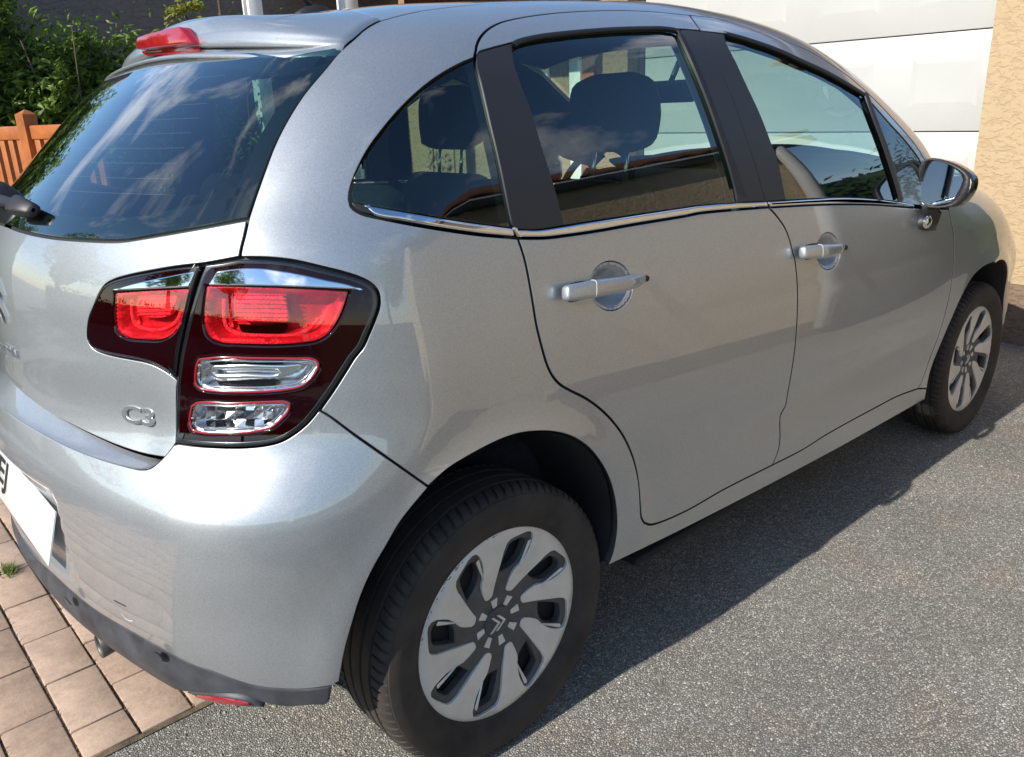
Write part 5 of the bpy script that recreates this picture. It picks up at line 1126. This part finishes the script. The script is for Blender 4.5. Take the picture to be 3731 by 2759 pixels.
# sectional door
gd = empty('garage_door', (DX, .97, 0), label='white sectional garage door with four embossed panels', cat='garage door')
def dpart(name, lo, hi_, mat, bev=0.0, parent=None):
    o_ = box_obj(name, lo, hi_, mat, parent or gd, bev)
    if parent is None: o_.location = (-DX, -.97, 0)
    return o_
zj = [.055, .575, 1.094, 1.613, 2.135]
for a_, b_ in zip(zj[:-1], zj[1:]):
    s_ = dpart('door_section', (DX, YR-.03, a_+.003), (DX+.04, YL+.03, b_-.003), 'door_white', .004)
    for k in range(4):
        y1_ = -.135+k*.585; V = []
        zc = (a_+b_)/2; bm = bmesh.new()
        vo = [(DX-.0002, y1_, zc-.13), (DX-.0002, y1_+.36, zc-.13), (DX-.0002, y1_+.36, zc+.13), (DX-.0002, y1_, zc+.13)]
        vi = [(DX-.0025, y1_+.03, zc-.105), (DX-.0025, y1_+.33, zc-.105), (DX-.0025, y1_+.33, zc+.105), (DX-.0025, y1_+.03, zc+.105)]
        vv = [bm.verts.new(q) for q in vo+vi]
        for q in ((0, 1, 5, 4), (1, 2, 6, 5), (2, 3, 7, 6), (3, 0, 4, 7), (4, 5, 6, 7)): bm.faces.new([vv[z_] for z_ in q])
        bmesh.ops.recalc_face_normals(bm, faces=bm.faces[:]); c_ = bm_obj('embossed_field', bm, 'door_white', s_)
dpart('door_backing', (DX+.045, YR-.03, .0), (DX+.08, YL+.03, 2.14), 'joint_grey'); dpart('bottom_seal', (DX+.002, YR-.03, 0), (DX+.04, YL+.03, .05), 'rubber_or_gap_shade')
dpart('door_frame', (DX-.02, YL-.012, 0), (DX+.02, YL+.05, 2.14), 'gutter_dark')
# ------------------------------------------------------------------ house front beside the garage, porch
hs = empty('house_front', (WX, 4.0, 0), label='house wall with shade painted in its brown render, under an added porch roof', cat='house')
def hpart(name, lo, hi_, mat, bev=0.0, parent=None):
    o_ = box_obj(name, lo, hi_, mat, parent or hs, bev); o_.location = (-WX, -4.0, 0); return o_
hpart('wall', (WX+.002, YL+.03, 0), (WX+.25, 5.0, 2.62), 'render_porch_shade'); hpart('added_porch_roof', (2.70, 2.45, 2.44), (WX, 4.9, 2.54), 'wood_brown'); hpart('porch_beam', (2.72, 2.45, 2.30), (2.82, 4.9, 2.438), 'wood_brown', .01)  # porch roof is unseen, added to shade the wall
hpart('rafter', (2.83, 3.3, 2.34), (WX, 3.4, 2.438), 'wood_orange', .008); hpart('door_frame', (WX-.04, 2.62, 0), (WX+.0, 2.74, 2.1), 'post_white', .01); hpart('door_leaf', (WX-.02, 2.50, 0), (WX+.001, 2.62, 2.08), 'wood_orange', .006)
hpart('door_frame', (WX-.04, 2.98, 0), (WX+.0, 3.04, 2.1), 'post_white', .01); hpart('wall_beam', (WX-.12, 3.1, 2.02), (WX, 4.4, 2.12), 'wood_orange', .008)
p1 = box_obj('porch_post', (1.931, 4.0, 0), (2.037, 4.106, 2.62), 'post_white', bev=.006); tag(p1, 'white square post beside a thin shrub stem, grey plate on its face', 'post')
box_obj('post_plate', (1.927, 4.03, 1.98), (1.9305, 4.075, 2.11), 'joint_grey', p1, bev=.001)
p2 = box_obj('porch_post', (2.716, 4.0, 0), (2.838, 4.122, 2.30), 'post_white', bev=.006); tag(p2, 'white square post carrying the porch roof beam', 'post')
# grey wall behind the hedge
gw = box_obj('boundary_wall', (.55, 5.0, 0), (WX+.25, 5.25, 2.7), 'render_grey'); tag(gw, 'tall dark grey rendered wall behind the hedge', 'wall')
# ------------------------------------------------------------------ wooden fence
ft_ = np.array([-.294, .956]); fn_ = np.array([-.956, -.294]); fp = np.array([.17, 3.05]); ang = math.atan2(ft_[1], ft_[0])
fe = empty('picket_fence', (fp[0], fp[1], 0), ang, label='orange brown wooden slat fence in front of the hedge', cat='fence')
def fbox(name, lo, hi_, mat, bev=.004): return box_obj(name, lo, hi_, mat, fe, bev)      # local: x along the fence, +y = facing side
for a_, b_ in ((-.62, -.037), (.037, 2.3)): fbox('rail', (a_, -.018, 1.250), (b_, .018, 1.32), 'wood_orange', .007); fbox('rail', (a_, -.018, .22), (b_, .018, .29), 'wood_orange', .007)
k = 0
for s_ in np.arange(-.60, 2.25, .084):
    if abs(s_+.025) < .06: continue
    fbox('slat', (s_, -.010, .10), (s_+.048, .010, 1.252), 'wood_orange', .003)
bm = bmesh.new(); box(bm, (-.036, -.036, 0), (.036, .036, 1.375)); tp_ = bm.verts.new((0, 0, 1.40)); 
tops = sorted([v_ for v_ in bm.verts if abs(v_.co.z-1.375) < 1e-6], key=lambda v_: math.atan2(v_.co.y, v_.co.x))
for i in range(4): bm.faces.new([tops[i], tops[(i+1) % 4], tp_])
bm_obj('post', bm, 'wood_orange', fe)
# ------------------------------------------------------------------ hedge and shrubs
def leaf_cloud(name, n_, fpos, size, mat, seed, parent, curl=.35, up=.5):
    g_ = np.random.default_rng(seed); C_ = fpos(n_, g_); m_ = len(C_)
    nv = g_.normal(size=(m_, 3)); nv[:, 2] = np.abs(nv[:, 2])+up; nv[:, 0] -= .45; nv /= np.linalg.norm(nv, axis=1)[:, None]
    a_ = g_.normal(size=(m_, 3)); u_ = np.cross(nv, a_); u_ /= np.linalg.norm(u_, axis=1)[:, None]; v_ = np.cross(nv, u_)
    s_ = size*g_.uniform(.55, 1.35, m_)[:, None]; w_ = s_*.42
    V = np.stack([C_-u_*s_, C_+v_*w_-nv*s_*curl*.4, C_+u_*s_-nv*s_*curl, C_-v_*w_-nv*s_*curl*.4, C_+nv*s_*.10], 1).reshape(-1, 3)
    i0 = np.arange(m_)*5; Fc = np.concatenate([np.stack([i0, i0+1, i0+4], 1), np.stack([i0+1, i0+2, i0+4], 1), np.stack([i0+2, i0+3, i0+4], 1), np.stack([i0+3, i0, i0+4], 1)])
    return link_mesh(name, V, Fc, mat, parent, smooth=False)
hg = empty('hedge', (.3, 4.1, 0), label='leafy green hedge growing in front of the grey wall', cat='hedge')
def htop(x_): return 1.86+.14*np.sin(x_*3.1+1.3)+.09*np.sin(x_*8.3)+.05*np.sin(x_*19)+.42*np.clip(.75-x_, 0, .8)-.9*sstep(x_, 1.45, 1.75)
def hpos(n_, g_):
    x_ = g_.uniform(-2.2, 1.75, n_); tp = htop(x_); q = g_.uniform(0, 1, n_)**.65; z_ = .15+(tp-.15)*q
    bulge = .10*np.sin(x_*5+z_*6)+.08*np.sin(x_*13-z_*9); front = 3.62+bulge+.25*(z_/2)**3
    y_ = front+np.abs(g_.normal(0, .14, n_)); return np.stack([x_-.3, y_-4.1, z_], 1)
leaf_cloud('foliage', 19000, hpos, .034, 'leaf_green', 11, hg)
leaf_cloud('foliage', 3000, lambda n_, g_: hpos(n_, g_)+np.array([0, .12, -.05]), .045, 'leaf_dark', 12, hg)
def hp2(n_, g_):
    x_ = g_.uniform(-2.2, 1.6, n_); return np.stack([x_-.3, g_.uniform(-.35, .2, n_), htop(x_)+np.abs(g_.normal(0, .07, n_))-.02], 1)
leaf_cloud('foliage', 1400, hp2, .032, 'leaf_green', 13, hg)
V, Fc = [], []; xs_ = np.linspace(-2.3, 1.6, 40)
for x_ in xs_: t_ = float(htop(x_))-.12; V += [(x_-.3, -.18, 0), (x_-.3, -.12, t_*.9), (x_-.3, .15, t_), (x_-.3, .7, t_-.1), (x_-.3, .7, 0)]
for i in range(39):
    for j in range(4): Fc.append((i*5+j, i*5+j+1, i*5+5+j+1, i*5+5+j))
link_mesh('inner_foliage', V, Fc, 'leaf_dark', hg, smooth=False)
r_ = random.Random(9)
for _ in range(26):
    x_ = r_.uniform(-2, 1.5); tube_obj('twig', [(x_-.3, -.15, .2), (x_-.3+r_.uniform(-.1, .1), -.3, 1.0), (x_-.3+r_.uniform(-.2, .2), -.42, 1.7+r_.uniform(-.1, .2))], [.012, .007, .003], 'twig', hg, 5)
sh_ = empty('slender_shrub', (1.84, 4.35, 0), label='thin shrub with yellow green leaves beside the white posts', cat='shrub')
for pts in ([(0, 0, 0), (.02, -.02, 1.2), (.01, -.05, 2.6)], [(-.05, .1, 0), (-.1, .05, 1.4), (-.28, -.1, 2.05), (-.42, -.2, 1.98)], [(.25, .3, 0), (.3, .3, 1.5), (.4, .25, 2.5)]): tube_obj('stem', catmull(pts, .2).tolist(), .010, 'twig', sh_, 6)
def frond(n_, g_):
    t_ = g_.uniform(0, 1, n_); return np.stack([-.10-.34*t_, .02-.22*t_, 2.09-.10*t_**2+g_.normal(0, .012, n_)], 1)+g_.normal(0, .018, (n_, 3))
leaf_cloud('leaves', 150, frond, .030, 'leaf_yellow', 21, sh_)
leaf_cloud('leaves', 160, lambda n_, g_: np.stack([g_.uniform(-.5, .75, n_), g_.uniform(0, .4, n_), g_.uniform(1.7, 2.45, n_)], 1), .028, 'leaf_green', 22, sh_)
# ------------------------------------------------------------------ what the paint and glass mirror: the yard behind and beside the camera
def tree(name, loc, h_, rad, seed, label, group=None, mat='leaf_green', n_=5200):
    t_ = empty(name, loc, label=label, cat='tree', group=group); r_ = random.Random(seed)
    tube_obj('trunk', [(0, 0, 0), (.05, .03, h_*.3), (-.05, .06, h_*.62)], [.17, .13, .06], 'twig', t_, 8)
    cs = [(r_.gauss(0, rad*.45), r_.gauss(0, rad*.45), h_*.62+r_.gauss(0, h_*.14), rad*r_.uniform(.35, .6)) for _ in range(11)]
    for c_ in cs[:6]: tube_obj('limb', [(0, 0, h_*.35), (c_[0]*.5, c_[1]*.5, (h_*.4+c_[2])/2), c_[:3]], [.07, .05, .02], 'twig', t_, 6)
    def f(n2, g_):
        i = g_.integers(0, len(cs), n2); d = g_.normal(size=(n2, 3)); d /= np.linalg.norm(d, axis=1)[:, None]
        A_ = np.array(cs)[i]; return A_[:, :3]+d*(A_[:, 3]*g_.uniform(.55, 1.05, n2)**.5)[:, None]
    leaf_cloud('crown', n_, f, .10, mat, seed, t_); return t_
GT = 'garden trees around the yard'
for k, (x_, y_, h_, rd, lb) in enumerate(((-9, -3, 6.5, 1.9, 'broad garden tree standing behind the drive entrance'), (-8.5, 2.5, 5.2, 1.6, 'round garden tree at the far end of the yard'), (-6.5, 6.5, 5.5, 1.8, 'leafy tree rising at the corner of the hedge'), (1.5, -11.5, 6.0, 1.9, 'tall tree beyond the low wall opposite the car'), (6.5, -10.5, 5.0, 1.6, 'bushy tree beyond the low wall near the garage'))):
    tree('garden_tree', (x_, y_, 0), h_, rd, 40+k, lb, GT)
lw = box_obj('low_wall', (-6, -9.2, 0), (9, -9.0, 1.0), 'render_beige'); tag(lw, 'low beige garden wall running opposite the car', 'wall')
sb = empty('garden_shrub', (6.2, -2.6, 0), label='dense dark shrubbery in the gap beside the garage', cat='shrub')
leaf_cloud('foliage', 8000, lambda n_, g_: (lambda y_: np.stack([g_.normal(0, .4, n_), y_, g_.uniform(.02, 1, n_)**.8*(2.0+.3*np.sin(y_*2.3))], 1))(g_.uniform(-4, 1.5, n_)), .05, 'leaf_dark', 62, sb)
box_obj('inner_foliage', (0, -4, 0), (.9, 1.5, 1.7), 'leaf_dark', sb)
# the neighbouring house that the flank of the car mirrors: wall turned to catch the sun, low eaves
HY = -2.06
nh = empty('neighbour_house', (2.0, HY, 0), label='low tan rendered house with dark gutter opposite the parked car', cat='house')
def npart(name, lo, hi_, mat, bev=0.0):
    o_ = box_obj(name, lo, hi_, mat, nh, bev); o_.location = (-2.0, -HY, 0); return o_
npart('wall', (.62, HY-4.5, 0), (3.46, HY, 1.94), 'render_tan'); npart('plinth_or_shade_band', (.61, HY-4.5, 0), (3.47, HY+.008, .16), 'render_plinth_or_shade')
npart('gutter', (.45, HY+.012, 1.86), (3.62, HY+.10, 1.95), 'gutter_dark', .02); npart('soffit', (.48, HY, 1.952), (3.6, HY+.09, 1.97), 'post_white')
dp = tube_obj('downpipe', [(3.36, HY+.06, 1.88), (3.36, HY+.058, 1.78), (3.36, HY+.055, 1.66), (3.36, HY+.055, .10)], .042, 'pipe_white', nh, 12); dp.location = (-2.0, -HY, 0)
V, Fc = [], []; nx = 70
for j in range(2):
    for i in range(nx): x_ = .42+3.22*i/(nx-1); V.append((x_, HY+.10-2.6*j, 1.985+1.15*j+.04*abs(math.sin(x_*math.pi/.22))))
for i in range(nx-1): Fc.append((i+1, i, nx+i, nx+i+1))
rf_ = link_mesh('tiled_roof', V, Fc, 'tile_brown', nh); rf_.location = (-2.0, -HY, 0); md = rf_.modifiers.new('t', 'SOLIDIFY'); md.thickness = .03
for c_ in list(nh.children): pass
V = [(.63, HY-.02, 1.94), (.63, HY-2.36, 1.94), (.63, HY-2.36, 2.98), (3.45, HY-.02, 1.94), (3.45, HY-2.36, 1.94), (3.45, HY-2.36, 2.98)]
ga_ = link_mesh('gable', V, [(0, 1, 2), (3, 5, 4), (0, 2, 5, 3), (1, 4, 5, 2)], 'render_tan', nh, smooth=False); ga_.location = (-2.0, -HY, 0)
nh.rotation_euler = (0, 0, R(18)); nh.location = (2.071, HY-.451, 0)
bh = empty('clipped_hedge', (-7.0, 0, 0), label='low clipped hedge across the far end of the yard', cat='hedge')
leaf_cloud('foliage', 5000, lambda n_, g_: np.stack([g_.normal(0, .25, n_), g_.uniform(-9, 8, n_), g_.uniform(.05, 1.25, n_)], 1), .07, 'leaf_green', 61, bh)
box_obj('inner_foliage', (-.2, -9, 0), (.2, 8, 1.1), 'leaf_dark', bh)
# ------------------------------------------------------------------ left-hand lamps take the same inner parts; tidy the tree to thing > part > sub-part
def mirror_parts(src, dst):
    for ch in list(src.children):
        c_ = ch.copy(); COL.objects.link(c_); c_.parent = dst; c_.scale = (1, -1, 1)
        for g_ in list(ch.children):
            d_ = g_.copy(); COL.objects.link(d_); d_.parent = dst; d_.scale = (1, -1, 1)
mirror_parts(lamp_r, lamp_l); mirror_parts(il[0], il[1])
for o_ in [q for q in bpy.data.objects if q.name.split('.')[0] in ('rear_window', 'spoiler', 'wiper', 'number_plate', 'tailgate_lamp', 'door_mirror')]: o_.parent = CAR
def depth(o_):
    k_ = 1
    while o_.parent is not None: o_ = o_.parent; k_ += 1
    return k_
for _ in range(3):
    for o_ in [q for q in bpy.data.objects if depth(q) > 3]: o_.parent = o_.parent.parent
for o_ in [q for q in bpy.data.objects if q.name.split('.')[0] == 'hubcap' and q.type == 'EMPTY']: bpy.data.objects.remove(o_)
